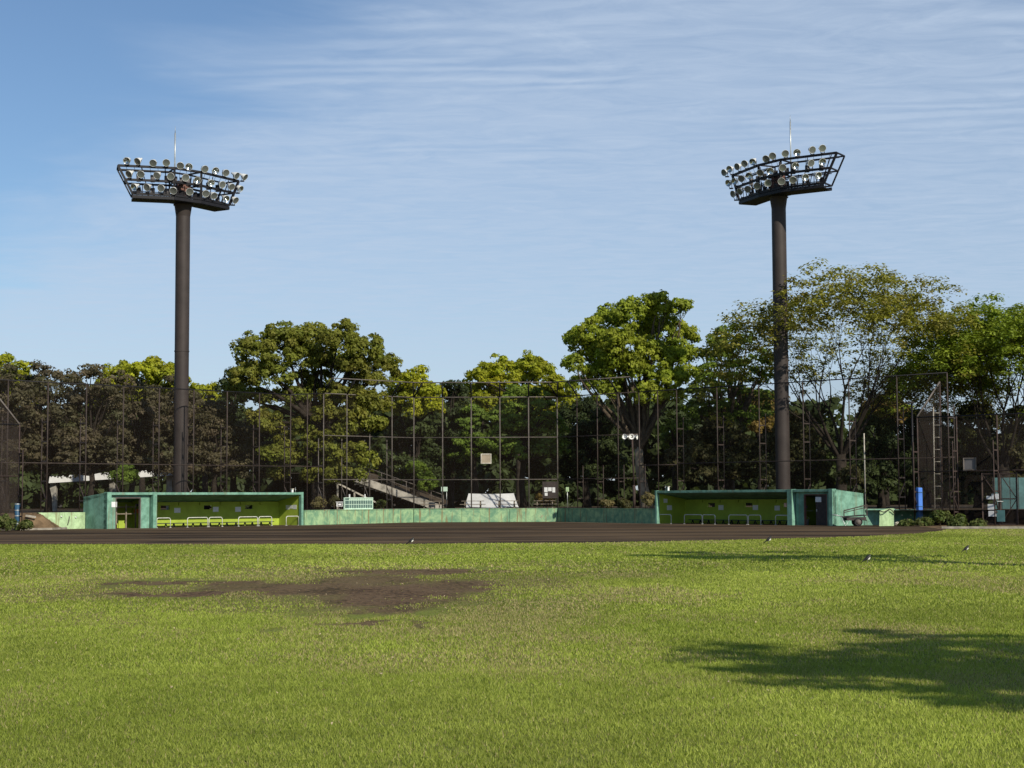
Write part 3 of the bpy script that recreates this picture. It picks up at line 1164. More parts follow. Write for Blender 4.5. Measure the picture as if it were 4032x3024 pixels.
for y in (0.05, 0.95):
    m = MB()
    R90 = Matrix.Rotation(math.pi / 2, 3, 'X')
    m.lathe([(.20, -.05), (.27, -.04), (.28, 0), (.27, .04), (.20, .05), (.20, -.05)], R90, cc(.15, y, .28), 16)
    wh = m.build('wheel', 'black_steel', root)
    MB().lathe([(0, -.04), (.20, -.03), (.20, .03), (0, .04)], R90, cc(.15, y, .28), 12).build('hub', 'grey_steel', wh)
MB().tube([cc(.15, .05, .28), cc(.15, .95, .28)], .03, 6).build('axle', 'black_steel', root)
m = MB()
for dx in (0, .35):
    m.tube([cc(-.75, .2 + dx, .6), cc(-1.2, .1 + dx, .72), cc(-1.5, .05 + dx, .76)], .03, 6)
m.tube([cc(-1.0, 0.1, .68), cc(-.72, -.05, .02), cc(-.45, 0.0, .4)], .025, 6)
m.build('handle', 'galvanised', root)
tag(root, 'dark hand cart with rail frame parked at the right dugout end wall', 'cart')
p = at_z(3540, 2070, 0.0)
m = MB()
bm_ = bmesh.new()
bmesh.ops.create_icosphere(bm_, subdivisions=2, radius=1.0)
for v in bm_.verts:
    v.co = Vector((v.co.x * .32, v.co.y * .2, v.co.z * .15 + .12)) * (1 + random.uniform(-.15, .15))
m.add([tuple(p + v.co) for v in bm_.verts], [tuple(x.index for x in f.verts) for f in bm_.faces])
bm_.free()
tag(m.build('loose_stone', 'stone_pale', None, p), 'pale loose stone on the dirt left of the blue padded post', 'stone')
p = at_depth(122, 2026, 109.4)
m = MB().bar((p.x - .35, 109.5, .93), (p.x + .32, 109.3, .84), .14, .12)
tag(m.build('timber_offcut', 'stone_pale', None, (p.x, 109.4, .8)), 'pale timber offcut lying on the left earth bank', 'timber')

# blue pads
root = empty('padded_post', (RC.x - .12, RC.y - .3, 0))
m = MB().box((RC.x - .05, RC.y - .3, 1.28), (.34, .34, 2.5), Matrix.Rotation(.35, 3, 'Z'))
m.build('pad', 'blue_pad', root, bevel=.05)
for z in (.35, 1.25, 2.2):
    MB().box((RC.x - .05, RC.y - .3, z), (.36, .36, .05), Matrix.Rotation(.35, 3, 'Z')).build('strap', 'navy_pad', root)
tag(root, 'bright blue padding round the corner post of the right fence', 'padding')
root = empty('padded_post', (LC.x, LC.y - .2, 0))
MB().tube([(LC.x - .02, LC.y - .12, 0.0), (LC.x - .02, LC.y - .12, 1.75)], .17, 10).build('pad', 'navy_pad', root)
for z in (.45, .95, 1.3, 1.7):
    MB().lathe([(.178, -.035), (.182, 0), (.178, .035)], None, (LC.x - .02, LC.y - .12, z), 10).build('strap', 'galvanised', root)
tag(root, 'dark blue padding with pale straps on the left fence corner post', 'padding')

# gate and plates in the right fence
gd = (RCE - RC).normalized()


def on_rf(px, py, off=0.2):
    n = Vector((-gd.y, gd.x))
    if n.y > 0:
        n = -n
    A = RC + n * off
    return on_plane(px, py, A, A + gd)


ga, gb = on_rf(3868, 2070), on_rf(4010, 2070)
root = empty('net_gate', (ga.x, ga.y, 0))
mid = (ga + gb) / 2
for a, b in ((ga, mid), (mid, gb)):
    a = Vector((a.x, a.y, 0.06))
    b = Vector((b.x, b.y, 0.06))
    k = (b - a).normalized() * .05
    a, b = a + k, b - k
    m = MB()
    for z in (.1, 1.75, 3.4):
        m.bar((a.x, a.y, z), (b.x, b.y, z), .08)
    m.bar((a.x, a.y, .06), (a.x, a.y, 3.45), .09)
    m.bar((b.x, b.y, .06), (b.x, b.y, 3.45), .09)
    m.bar((a.x, a.y, 3.4), (b.x, b.y, 1.75), .05)
    m.bar((a.x, a.y, .1), (b.x, b.y, 1.75), .05)
    lf = m.build('gate_leaf', 'rust_red', root)
    MB().add([(a.x, a.y, .1), (b.x, b.y, .1), (b.x, b.y, 3.4), (a.x, a.y, 3.4)], [(0, 1, 2, 3)]).build('net_panel', 'net_dense', lf)
MB().bar((mid.x - .2, mid.y - .1, 1.6), (mid.x + .25, mid.y - .12, 1.58), .05).build('latch', 'galvanised', root)
tag(root, 'double net gate with diagonal braces in the right fence', 'gate')
for px0, py0, px1, py1, mt, lab in ((3884, 1953, 3902, 1966, 'paper', 'smallest white plate on the gate, left of the upper pair'), (3904, 1944, 3932, 1966, 'paper', 'larger white plate of the upper pair on the gate'),
                                    (3889, 1985, 3917, 2007, 'paper', 'upper of two stacked white plates low on the gate'), (3892, 2012, 3922, 2034, 'paper', 'lower of two stacked white plates low on the gate'),
                                    (3925, 2009, 3956, 2054, 'teal_panel', 'turquoise panel low on the gate beside the white plates')):
    a, b = on_rf(px0, py1, .32), on_rf(px1, py0, .32)
    nn = Vector((-gd.y, gd.x, 0)) * 0.02
    m = MB().prism([(a.x, a.y, a.z), (b.x, b.y, a.z), (b.x, b.y, b.z), (a.x, a.y, b.z)], nn)
    tag(m.build('gate_plate', mt, None, (a.x, a.y, a.z), bevel=.008), lab, 'plate', 'plates wired to the gate' if mt == 'paper' else None)


def frame_panel(px0, py0, px1, py1, A, B, mat, fmat, label):
    a, b = on_plane(px0, py1, A, B), on_plane(px1, py0, A, B)
    root = empty('net_panel_board', (a.x, a.y, a.z))
    d = (Vector((b.x, b.y, 0)) - Vector((a.x, a.y, 0))).normalized()
    n = Vector((-d.y, d.x, 0))
    if n.y > 0:
        n = -n
    MB().prism([(a.x, a.y, a.z), (b.x, b.y, a.z), (b.x, b.y, b.z), (a.x, a.y, b.z)], n * .04).build('board', mat, root)
    w_ = .075
    m = MB()
    for (p, q) in (((a.x, a.y, a.z), (b.x, b.y, a.z)), ((a.x, a.y, b.z), (b.x, b.y, b.z)), ((a.x, a.y, a.z - w_ / 2), (a.x, a.y, b.z + w_ / 2)), ((b.x, b.y, a.z - w_ / 2), (b.x, b.y, b.z + w_ / 2))):
        m.bar(Vector(p) + n * .045, Vector(q) + n * .045, w_, .08)
    m.build('frame', fmat, root)
    tag(root, label, 'board')


frame_panel(1895, 1788, 1933, 1824, BL1 - Vector((0, .16)), BR1 - Vector((0, .16)), 'panel_beige', 'stone_pale', 'square beige framed board hung on the middle backstop net')
n_ = Vector((gd.y, -gd.x))
frame_panel(3796, 1804, 3842, 1850, RC + n_ * .18, RCE + n_ * .18, 'panel_grey', 'grey_steel', 'square grey framed board hung on the right fence net')

# ------------------------------------------------------------------ scoreboard and white box on the left wall
A, B = Vector((LDF.x + .18, LDF.y + .25)), WL
dd = (B - A).normalized()
nn2 = Vector((-dd.y, dd.x))
if nn2.y < 0:
    nn2 = -nn2
P0 = on_plane(1357, 2004, A + nn2 * .1, B + nn2 * .1)
P1 = on_plane(1469, 2004, A + nn2 * .1, B + nn2 * .1)
sb = Frame((P0.x, P0.y), (P1.x, P1.y), nn2)
SW = sb.L
zb0, zb1 = 1.13, 2.06
root = empty('scoreboard', (P0.x, P0.y, zb0))
m = MB()
sb.box(m, 0, SW, 0.05, 0.10, zb0, zb1)
m.build('back_board', 'board_frame', root)
m = MB()
for a, b, c, d in ((0, SW, zb1 - .05, zb1), (0, SW, zb0, zb0 + .07), (0, .06, zb0 + .07, zb1 - .05), (SW - .06, SW, zb0 + .07, zb1 - .05)):
    sb.box(m, a, b, 0, 0.05, c, d)
m.build('frame', 'board_frame', root)
cols = [0.06 + .16 * (SW - .12)] + [0.06 + (.16 + .84 * k / 10) * (SW - .12) for k in range(1, 11)]
rows = [(zb0 + .11, zb0 + .37), (zb0 + .43, zb0 + .69)]
for r0, r1 in rows:
    edges = [0.06] + cols
    for k in range(11):
        m = MB()
        g_ = .042
        sb.box(m, edges[k] + g_, edges[k + 1] - g_, .025, .049, r0, r1)
        m.build('score_panel', 'board_green', root)
for k in range(11):
    m = MB()
    edges = [0.06] + cols
    sb.box(m, edges[k] + .03, edges[k + 1] - .03, .03, .049, zb0 + .745, zb0 + .86)
    m.build('heading_panel', 'board_frame' if k else 'board_green', root)
    if k:
        m = MB()
        c_ = (edges[k] + edges[k + 1]) / 2
        sb.box(m, c_ - .02, c_ + .02, .024, .0295, zb0 + .77, zb0 + .84)
        m.build('heading_mark', 'board_green', root)
for u in (SW * .22, SW * .76):
    m = MB()
    sb.box(m, u - .04, u + .04, .11, .19, zb0 - .1, zb1 + .25)
    m.build('support', 'white_paint', root)
tag(root, 'green and white scoreboard with two rows of dark panels on the low wall', 'scoreboard')

a = at_depth(1337, 1996, 131.0)
root = empty('speaker_box', (a.x, a.y, TER))
MB().bar((a.x, a.y, TER), (a.x, a.y, a.z), .06).build('post', 'grey_steel', root)
MB().box((a.x, a.y, a.z + .19), (.46, .36, .34)).build('body', 'white_paint', root, bevel=.02)
m = MB()
for x0, x1, z0, z1 in ((-.16, .16, .06, .10), (-.16, .16, .26, .30), (-.16, -.12, .10, .26), (.12, .16, .10, .26)):
    m.box((a.x + .04 + (x0 + x1) / 2, a.y - .19, a.z + .02 + (z0 + z1) / 2), (x1 - x0, .03, z1 - z0))
m.build('bezel', 'black_steel', root)
MB().box((a.x, a.y, a.z + .385), (.54, .46, .05)).build('lid', 'white_paint', root, bevel=.01)
tag(root, 'small white cabinet with a dark framed opening left of the scoreboard', 'cabinet')

# ------------------------------------------------------------------ terrace furniture
TZ = TER


def picnic_table(px, y, rz, label):
    p = at_depth(px, 1990, y)
    o = Vector((p.x, y, TZ))
    root = empty('picnic_table', o)
    R = Matrix.Rotation(rz, 3, 'Z')
    q = lambda x, y_, z: o + R @ Vector((x, y_, z))
    for y_ in (-.25, 0.0, .25):
        MB().hexa([q(-.95, y_ - .11, .68), q(.95, y_ - .11, .68), q(.95, y_ + .11, .68), q(-.95, y_ + .11, .68), q(-.95, y_ - .11, .73), q(.95, y_ - .11, .73), q(.95, y_ + .11, .73), q(-.95, y_ + .11, .73)]).build('top_plank', 'timber', root)
    for y_ in (-.7, .7):
        MB().hexa([q(-1.05, y_ - .13, .40), q(1.05, y_ - .13, .40), q(1.05, y_ + .13, .40), q(-1.05, y_ + .13, .40), q(-1.05, y_ - .13, .45), q(1.05, y_ - .13, .45), q(1.05, y_ + .13, .45), q(-1.05, y_ + .13, .45)]).build('seat_plank', 'timber', root)
    for x in (-.65, .65):
        m = MB()
        m.bar(q(x, -.2, .68), q(x, -.6, 0), .08)
        m.bar(q(x, .2, .68), q(x, .6, 0), .08)
        m.bar(q(x, -.8, .36), q(x, .8, .36), .07)
        m.build('leg', 'timber', root)
    tag(root, label, 'picnic table', 'picnic tables behind the backstop')


picnic_table(1700, 141.2, .05, 'wooden picnic table under the small pale sign, left of the white tent')
picnic_table(1862, 140.4, -.05, 'wooden picnic table in front of the left half of the tent')
picnic_table(1995, 140.6, .06, 'wooden picnic table in front of the right half of the tent')
picnic_table(2145, 141.0, .0, 'wooden picnic table in front of the notice board')

# tent
y0 = 146.0
a, b = at_depth(1845, 1943, y0), at_depth(2023, 1943, y0)
zr = a.z
bl, br = at_depth(1828, 1985, y0 - 1.2), at_depth(2042, 1985, y0 - 1.2)
c0 = Vector(((a.x + b.x) / 2, y0, TZ))
root = empty('tarpaulin_tent', c0)
zt0 = TZ + .12
m = MB()
nx = 16
import itertools
vv, ff = [], []
for j in range(7):
    t_ = j / 6
    for i in range(nx + 1):
        s = i / nx
        top = Vector((a.x + (b.x - a.x) * s, y0, zr - .05 * math.sin(math.pi * s)))
        bot = Vector((bl.x + (br.x - bl.x) * s, y0 - 1.3, zt0 + .04 * math.sin(9 * s)))
        p = top.lerp(bot, t_) + Vector((0, .06 * math.sin(7 * s * math.pi) * math.sin(math.pi * t_), -.04 * math.sin(math.pi * t_)))
        vv.append(p)
for j in range(6):
    for i in range(nx):
        k = j * (nx + 1) + i
        ff.append((k, k + 1, k + nx + 2, k + nx + 1))
MB().add(vv, ff, True).build('front_sheet', 'tarp', root)
vv2 = [Vector((p.x, 2 * y0 - p.y, p.z)) for p in vv]
MB().add(vv2, ff, True).build('rear_sheet', 'tarp', root)
for (p, q) in ((a, bl), (b, br)):
    m = MB()
    e0_ = Vector((p.x, y0, zr))
    f0_ = Vector((q.x, y0 - 1.3, zt0))
    g0_ = Vector((q.x, y0 + 1.3, zt0))
    m.add([e0_, f0_, g0_], [(0, 1, 2)])
    m.build('gable_sheet', 'tarp', root)
    MB().tube([(p.x, y0, TZ), (p.x, y0, zr + .02)], .03, 6).build('pole', 'galvanised', root)
tag(root, 'grey white tarpaulin ridge tent standing behind the backstop', 'tent')


def sign(px0, py0, px1, py1, y, mat, label, posts=2, pm='galvanised', name='sign_board'):
    a, b = at_depth(px0, py1, y), at_depth(px1, py0, y)
    root = empty(name, ((a.x + b.x) / 2, y, TZ))
    MB().box(((a.x + b.x) / 2, y, (a.z + b.z) / 2), (b.x - a.x, .05, b.z - a.z)).build('panel', mat, root, bevel=.01)
    xs = [(a.x + b.x) / 2] if posts == 1 else [a.x + .08, b.x - .08]
    for x in xs:
        MB().tube([(x, y + .06, TZ - .02), (x, y + .06, b.z - .05)], .035, 6).build('post', pm, root)
    tag(root, label, 'sign')
    return root


sign(1737, 1917, 1762, 1935, 141.8, 'board_frame', 'small pale green sign board on posts right of the stairs')
sign(2228, 1918, 2240, 1936, 141.0, 'pale_green_wall', 'small yellow green sign on a thin pole right of the notice board', 1)
nb = sign(2136, 1896, 2196, 1962, 143.0, 'dark_wood', 'dark notice board with white sheets behind the backstop', 2, 'black_steel', 'notice_board')
for i, (x0, y0_, x1, y1_) in enumerate(((2143, 1919, 2156, 1938), (2158, 1919, 2172, 1934), (2175, 1919, 2186, 1939), (2145, 1941, 2156, 1952))):
    a, b = at_depth(x0, y1_, 142.9), at_depth(x1, y0_, 142.9)
    MB().box(((a.x + b.x) / 2, 142.955, (a.z + b.z) / 2), (b.x - a.x, .02, b.z - a.z)).build('sheet', 'paper', nb)

# stairs up the slope
ys = 143.5
root = empty('concrete_stairs', (at_depth(1740, 1990, ys).x, ys, TZ))
a, b = at_depth(1395, 1868, ys), at_depth(1742, 1992, ys)
th = .78
sl = (b - a)


def incl(p, q, t0, y0, y1):
    return MB().prism([(p.x, y0, p.z), (q.x, y0, q.z), (q.x, y0, q.z - t0), (p.x, y0, p.z - t0)], (0, y1 - y0, 0))


b2 = Vector((b.x, b.y, max(b.z, TZ + .1)))
incl(a, b2, .60, ys, ys + .25).build('parapet', 'concrete', root)
incl(a, b2, .62, ys + 2.2, ys + 2.45).build('parapet', 'concrete', root)
nst = 17
m = None
for k in range(nst):
    s0 = k / nst
    x0 = b2.x + (a.x - b2.x) * s0
    x1 = b2.x + (a.x - b2.x) * (k + 1) / nst
    zt_ = TZ + (a.z - .6 - TZ) * (k + 1) / nst
    MB().hexa([(x1, ys + .25, zt_ - .3), (x0, ys + .25, zt_ - .3), (x0, ys + 2.2, zt_ - .3), (x1, ys + 2.2, zt_ - .3), (x1, ys + .25, zt_), (x0, ys + .25, zt_), (x0, ys + 2.2, zt_), (x1, ys + 2.2, zt_)]).build('step', 'concrete', root)
for k in range(8):
    s0 = k / 7
    p = b2.lerp(a, s0)
    MB().tube([(p.x, ys + 2.3, p.z - .1), (p.x, ys + 2.3, p.z + .95)], .035, 6).build('baluster', 'grey_steel', root)
p, q = b2, a
MB().tube([(p.x, ys + 2.3, p.z + .95), (q.x, ys + 2.3, q.z + .95)], .04, 6).build('handrail', 'grey_steel', root)
MB().tube([(p.x, ys + 2.3, p.z + .5), (q.x, ys + 2.3, q.z + .5)], .03, 6).build('handrail', 'grey_steel', root)
tag(root, 'concrete stairs with pale weathered parapet climbing left behind the scoreboard', 'stairs')
root = empty('slope_edging', (at_depth(1490, 1980, 141.5).x, 141.5, TZ))
a, b = at_depth(1310, 1890, 141.5), at_depth(1500, 1985, 141.5)
incl(a, b, .14, 141.5, 141.7).build('edge_slab', 'stone_pale', root)
for s in (.1, .45, .8):
    p = a.lerp(b, s)
    MB().bar((p.x, 141.6, TZ - .03), (p.x, 141.6, p.z - .1), .14).build('pier', 'concrete', root)
tag(root, 'thin pale sloping concrete edge below the stairs', 'edging')
# the slope the stairs climb
vv = []
for i in range(25):
    s = i / 24
    x = b2.x - 20 * s
    z = TZ - .02 + min(s * 20 / 7.0, 1) * 0 + (0 if s < .0 else 0)
    hgt = TZ + max(0.0, min(1.0, (s * 20 - .5) / 9.0)) * 3.2
    vv += [(x, ys + 2.6, hgt), (x, ys + 60, hgt + 1.0)]
ff = [(2 * i, 2 * i + 2, 2 * i + 3, 2 * i + 1) for i in range(24)]
o = MB().add(vv, ff, True).build('hillside', 'soil')
tag(o, kind='structure')

# loudspeaker pole
p = at_depth(2497, 1975, 128.5)
zt_ = at_depth(2492, 1706, 128.5).z
bx, by = p.x, 128.5
root = empty('loudspeaker_pole', (bx, by, TZ))
MB().tube([(bx, by, TZ - .03), (bx, by, TZ + 1.9)], .12, 10).build('base_tube', 'rust_red', root)
MB().tube([(bx, by, TZ + 1.9), (bx - .12, by, zt_)], .07, 8).build('pole', 'rust_red', root)
MB().tube([(bx - .75, by, zt_ - .12), (bx + .35, by, zt_ - .12)], .04, 6).build('crossbar', 'grey_steel', root)
for x, az, tl in ((-.62, -.55, -.12), (-.18, .12, -.05), (.12, 1.2, 0), (-.38, 2.6, 0)):
    R = Matrix.Rotation(az, 3, 'Z') @ Matrix.Rotation(math.pi / 2 + tl, 3, 'X')
    o3 = Vector((bx + x, by, zt_ - .28))
    m = MB().lathe([(.0, -.26), (.06, -.26), (.07, -.12), (.08, -.05), (.13, .08), (.205, .17), (.213, .17), (.20, .155), (.11, .05), (.05, .02), (.05, .09), (0, .10)], R, o3, 18)
    h = m.build('horn', 'lamp_white', root)
    MB().tube([o3 + Vector((0, 0, 0)), o3 + Vector((0, 0, .17))], .025, 6).build('bracket', 'grey_steel', h)
tag(root, 'rusty pole carrying white horn loudspeakers in front of the big tree', 'loudspeaker')

# poles on the right behind the fence
for px, pyt, y, r, mt, lab, head in ((3402, 1706, 119.0, .045, 'stone_pale', 'thin pale pole behind the net right of the right dugout', 0),
                                     (3590, 1588, 118.0, .07, 'black_steel', 'dark lamp post with flat box head behind the blue padded post', 1)):
    p = at_depth(px, pyt, y)
    root = empty('thin_pole' if not head else 'lamp_post', (p.x, y, TZ))
    MB().tube([(p.x, y, TZ - .05), (p.x, y, p.z)], r, 8).build('pole', mt, root)
    MB().lathe([(r + .04, 0), (r + .04, .12), (r, .16)], None, (p.x, y, TZ - .02), 8).build('collar', mt, root)
    if head:
        MB().box((p.x - .15, y - .05, p.z + .05), (.55, .4, .14)).build('lamp_head', 'black_steel', root, bevel=.02)
    tag(root, lab, 'pole' if not head else 'lamp post')
# pale ladder behind the right fence
y = 116.0
root = empty('fixed_ladder', (at_depth(3690, 2040, y).x, y, TZ))
tl, tr = at_depth(3675, 1602, y), at_depth(3700, 1602, y)
bl_, br_ = at_depth(3681, 2035, y), at_depth(3710, 2035, y)
for a, b in ((tl, bl_), (tr, br_)):
    MB().tube([(a.x, y, a.z), (b.x, y, TZ - .04)], .045, 6).build('stile', 'white_paint' if a is tr else 'stone_pale', root)
for k in range(9):
    s = (k + .5) / 9
    a, b = tl.lerp(bl_, s), tr.lerp(br_, s)
    if a.z > TZ:
        MB().tube([a, b], .025, 5).build('rung', 'stone_pale', root)
tag(root, 'tall pale fixed ladder behind the right fence net', 'ladder')
# teal boards behind the gate
p, q = at_depth(3912, 1945, 118.0), at_depth(4075, 1880, 118.0)
root = empty('board_fence', (p.x, 118, TZ))
for k in range(5):
    x0 = p.x + (q.x - p.x) * k / 5
    MB().box((x0 + .28, 118, (TZ + q.z) / 2), (.54, .05, q.z - TZ)).build('panel', 'teal_panel', root)
    MB().bar((x0, 118.05, TZ - .02), (x0, 118.05, q.z), .07).build('post', 'grey_steel', root)
tag(root, 'teal board fence behind the right gate', 'board fence')
# pale footbridge deck seen through the cherry trees on the left
root = empty('footbridge', (-38, 142, TZ))
a, b = at_depth(180, 1890, 140), at_depth(690, 1858, 146)
MB().prism([(a.x, a.y, a.z - .28), (b.x, b.y, b.z - .28), (b.x, b.y, b.z + .35), (a.x, a.y, a.z + .28)], (-.2, 1.6, 0)).build('deck_beam', 'tarp', root)
for s in (.05, .5, .95):
    p = a.lerp(b, s)
    MB().bar((p.x - .1, p.y + .8, TZ - .03), (p.x - .1, p.y + .8, p.z - .2), .5).build('pier', 'concrete', root)
tag(root, 'pale grey footbridge deck behind the left cherry trees', 'bridge')


# ------------------------------------------------------------------ floodlight towers
def tower(name, label, px_pole, y_pole, tops, zT, zB, rod_px, rod_py, lamps, left):
    P = at_depth(px_pole, 1900, y_pole)
    base = Vector((P.x, y_pole, TER))
    root = empty(name, base)
    r = 0.53 if left else 0.55
    zp = zB - .38
    seams = [TER - .05, 8.0, 13.3, 13.36, 18.0, zp]
    m = MB()
    m.lathe([(r, TER - .05), (r, 8), (r, 16), (r, zp)], None, (base.x, base.y, 0), 28)
    m.build('pole', 'pole_brown', root)
    MB().lathe([(r + .002, 12.97), (r + .03, 12.97), (r + .03, 13.05), (r + .002, 13.05)], None, (base.x, base.y, 0), 28, False).build('weld_collar', 'pole_brown', root)
    # plan points of the front frame, from the photo at one height
    T = [at_z(px, py, zT) for px, py in tops]
    T = [Vector((p.x, p.y)) for p in T]
    # shift so that the frame stands just in front of the pole
    idx = 1 if left else 1
    n = len(T)
    # bottom plan points: drawn in at both ends
    ins = 1.05
    d0 = (T[1] - T[0]).normalized()
    d1 = (T[-1] - T[-2]).normalized()
    Bt = [T[0] + d0 * ins] + T[1:-1] + [T[-1] - d1 * ins]
    bk = []
    for i in range(n):
        dd_ = (T[min(i + 1, n - 1)] - T[max(i - 1, 0)]).normalized()
        nb_ = Vector((-dd_.y, dd_.x))
        if nb_.y < 0:
            nb_ = -nb_
        bk.append(nb_)
    depth = 1.5
    Mid = [(T[i] + Bt[i]) / 2 for i in range(n)]
    zM = (zT + zB) / 2
    m = MB()
    for pts, z in ((T, zT), (Mid, zM), (Bt, zB)):
        for i in range(n - 1):
            m.bar((*pts[i], z), (*pts[i + 1], z), .16)
            m.bar((*(pts[i] + bk[i] * depth), z), (*(pts[i + 1] + bk[i + 1] * depth), z), .10)
        for i in range(n):
            m.bar((*pts[i], z), (*(pts[i] + bk[i] * depth), z), .10)
    for i in range(n):
        m.bar((*T[i], zT), (*Bt[i], zB), .15)
        m.bar((*(T[i] + bk[i] * depth), zT), (*(Bt[i] + bk[i] * depth), zB), .10)
    for i in range(n - 1):
        kk = max(3, round((T[i + 1] - T[i]).length / .62))
        for q_ in range(1, kk):
            s = q_ / kk
            a, b_ = T[i].lerp(T[i + 1], s), Bt[i].lerp(Bt[i + 1], s)
            bb = bk[i].lerp(bk[i + 1], s)
            if q_ % 3 == 0:
                m.bar((*(a + bb * .5), zT), (*(b_ + bb * .5), zB), .055)
            m.bar((*(a.lerp(b_, .5) + bb * .55), zM - .1), (*(b_ + bb * .55), zB - .2), .05)
            m.bar((*(b_ + bb * 1.45), zB + .95), (*(b_ + bb * 1.45), zB - .2), .05)
            m.bar((*(a + bb * .2), zT), (*(a.lerp(b_, .5) + bb * .6), zM), .02)
        m.bar((*(Bt[i] + bk[i] * depth), zB + .95), (*(Bt[i + 1] + bk[i + 1] * depth), zB + .95), .06)
        for z, pts in ((zT - .28, T), (zM - .25, Mid), (zB + .25, Bt)):
            m.bar((*(pts[i] + bk[i] * .5), z), (*(pts[i + 1] + bk[i + 1] * .5), z), .05)
    m.build('head_frame', 'black_steel', root)
    # platform
    m = MB()
    for i in range(n - 1):
        a, b_ = Bt[i], Bt[i + 1]
        c_, d_ = b_ + bk[i + 1] * depth, a + bk[i] * depth
        m.hexa([(*a, zB - .36), (*b_, zB - .36), (*c_, zB - .36), (*d_, zB - .36), (*a, zB - .30), (*b_, zB - .30), (*c_, zB - .30), (*d_, zB - .30)])
    for i in range(n - 1):
        a, b_ = Bt[i], Bt[i + 1]
        m.bar((*a, zB - .22), (*b_, zB - .22), .08, .22)
        c_, d_ = b_ + bk[i + 1] * depth, a + bk[i] * depth
        m.bar((*c_, zB - .22), (*d_, zB - .22), .08, .22)
    m.build('platform', 'black_steel', root)
    # neck between pole and platform
    MB().lathe([(r, zp - .9), (r + .12, zp - .1), (r + .22, zp)], None, (base.x, base.y, 0), 20).build('neck', 'pole_brown', root)
    # control cabinet and pole tip
    m = MB().box((base.x, base.y - .15, zB + .75), (.95, .6, 1.25), Matrix.Rotation(.5 if left else -.6, 3, 'Z'))
    m.build('control_cabinet', 'rust_box', root, bevel=.02)
    m = MB()
    rnd = random.Random(3 if left else 5)
    for i in range(n - 1):
        for k in range(4):
            s = (k + .5) / 4
            a = T[i].lerp(T[i + 1], s) + bk[i] * 0.8
            z = rnd.choice((zB + .35, zM + .35))
            for z in (zB + .35, zM + .3):
                if 0 < i < n - 2 or (i == 0 and k > 0) or (i == n - 2 and k < 3):
                    MB().box((a.x, a.y, z), (.30, .22, .52)).build('ballast_box', rnd.choice(('black_steel', 'black_steel', 'panel_grey')), root)
    rt = at_depth(rod_px, rod_py, y_pole)
    m = MB().tube([(rt.x, y_pole, zB), (rt.x, y_pole, zT + 1.4), (rt.x, y_pole, rt.z - .55)], .055, 6)
    m.tube([(rt.x, y_pole, rt.z - .55), (rt.x, y_pole, rt.z)], [.03, .008], 6)
    m.build('lightning_rod', 'galvanised', root)
    # lamps: each found on the plan of its row
    rows = ((zT, T), (zM, Mid), (zB, Bt))
    k_all = 0
    for row, (zr_, pl) in zip(lamps, rows):
        nL = len(row)
        for k, (px, py) in enumerate(row):
            best = None
            for i in range(n - 1):
                h = on_plane(px, py, pl[i], pl[i + 1])
                d_ = (pl[i + 1] - pl[i])
                s = (Vector((h.x, h.y)) - pl[i]).dot(d_) / d_.length_squared
                pen = max(0, -s, s - 1)
                if best is None or pen < best[0]:
                    best = (pen, h, i)
            h, i = best[1], best[2]
            nrm = -bk[i].lerp(bk[i + 1], .5)
            fr_ = -Vector((T[i + 1] - T[i]).orthogonal())
            if fr_.y > 0:
                fr_ = -fr_
            fr_.normalize()
            az = math.atan2(fr_.x, -fr_.y)
            t01 = k / (nL - 1)
            if left:
                az = math.radians(-18 + 78 * t01 ** 1.3) + rnd.uniform(-.22, .22)
            else:
                az = -math.radians(-14 + 78 * (1 - t01) ** 1.3) + rnd.uniform(-.22, .22)
            tilt = math.radians(24) + rnd.uniform(-.12, .16)
            aim = Vector((math.sin(az) * math.cos(tilt), -math.cos(az) * math.cos(tilt), -math.sin(tilt)))
            c_ = Vector((h.x, h.y, h.z)) + Vector((fr_.x, fr_.y, 0)) * .22
            R = aim.to_track_quat('Z', 'Y').to_matrix()
            R_ = .275
            lm = MB().lathe([(.0, -.42), (.08, -.42), (.095, -.28), (.13, -.22), (.20, -.10), (.245, .06), (R_, .14), (R_ + .006, .15), (R_ + .006, .17), (R_ - .012, .17), (R_ - .012, .155)], R, c_, 18)
            lo = lm.build('lamp', 'lamp_white', root)
            if rnd.random() < .45:
                MB().lathe([(0.0, -.02), (.06, -.02), (.07, .03), (.15, .07), (.23, .12), (R_ - .011, .16)], R, c_, 18).build('lens', 'lamp_mirror', lo)
            else:
                MB().lathe([(0.0, .13), (.09, .133), (.17, .143), (R_ - .011, .16)], R, c_, 18).build('lens', 'lamp_glass', lo)
            side_ = R @ Vector((1, 0, 0))
            br = MB()
            foot = Vector((h.x, h.y, zr_ + .06))
            for sg in (-1, 1):
                br.bar(c_ + side_ * sg * .25 - aim * .02, foot + side_ * sg * .1 + Vector((fr_.x, fr_.y, 0)) * .08, .04)
            br.box(foot + Vector((fr_.x, fr_.y, 0)) * .05, (.3, .2, .08))
            br.build('bracket', 'black_steel', lo)
            k_all += 1
    tag(root, label, 'floodlight tower', 'floodlight towers')
    return root


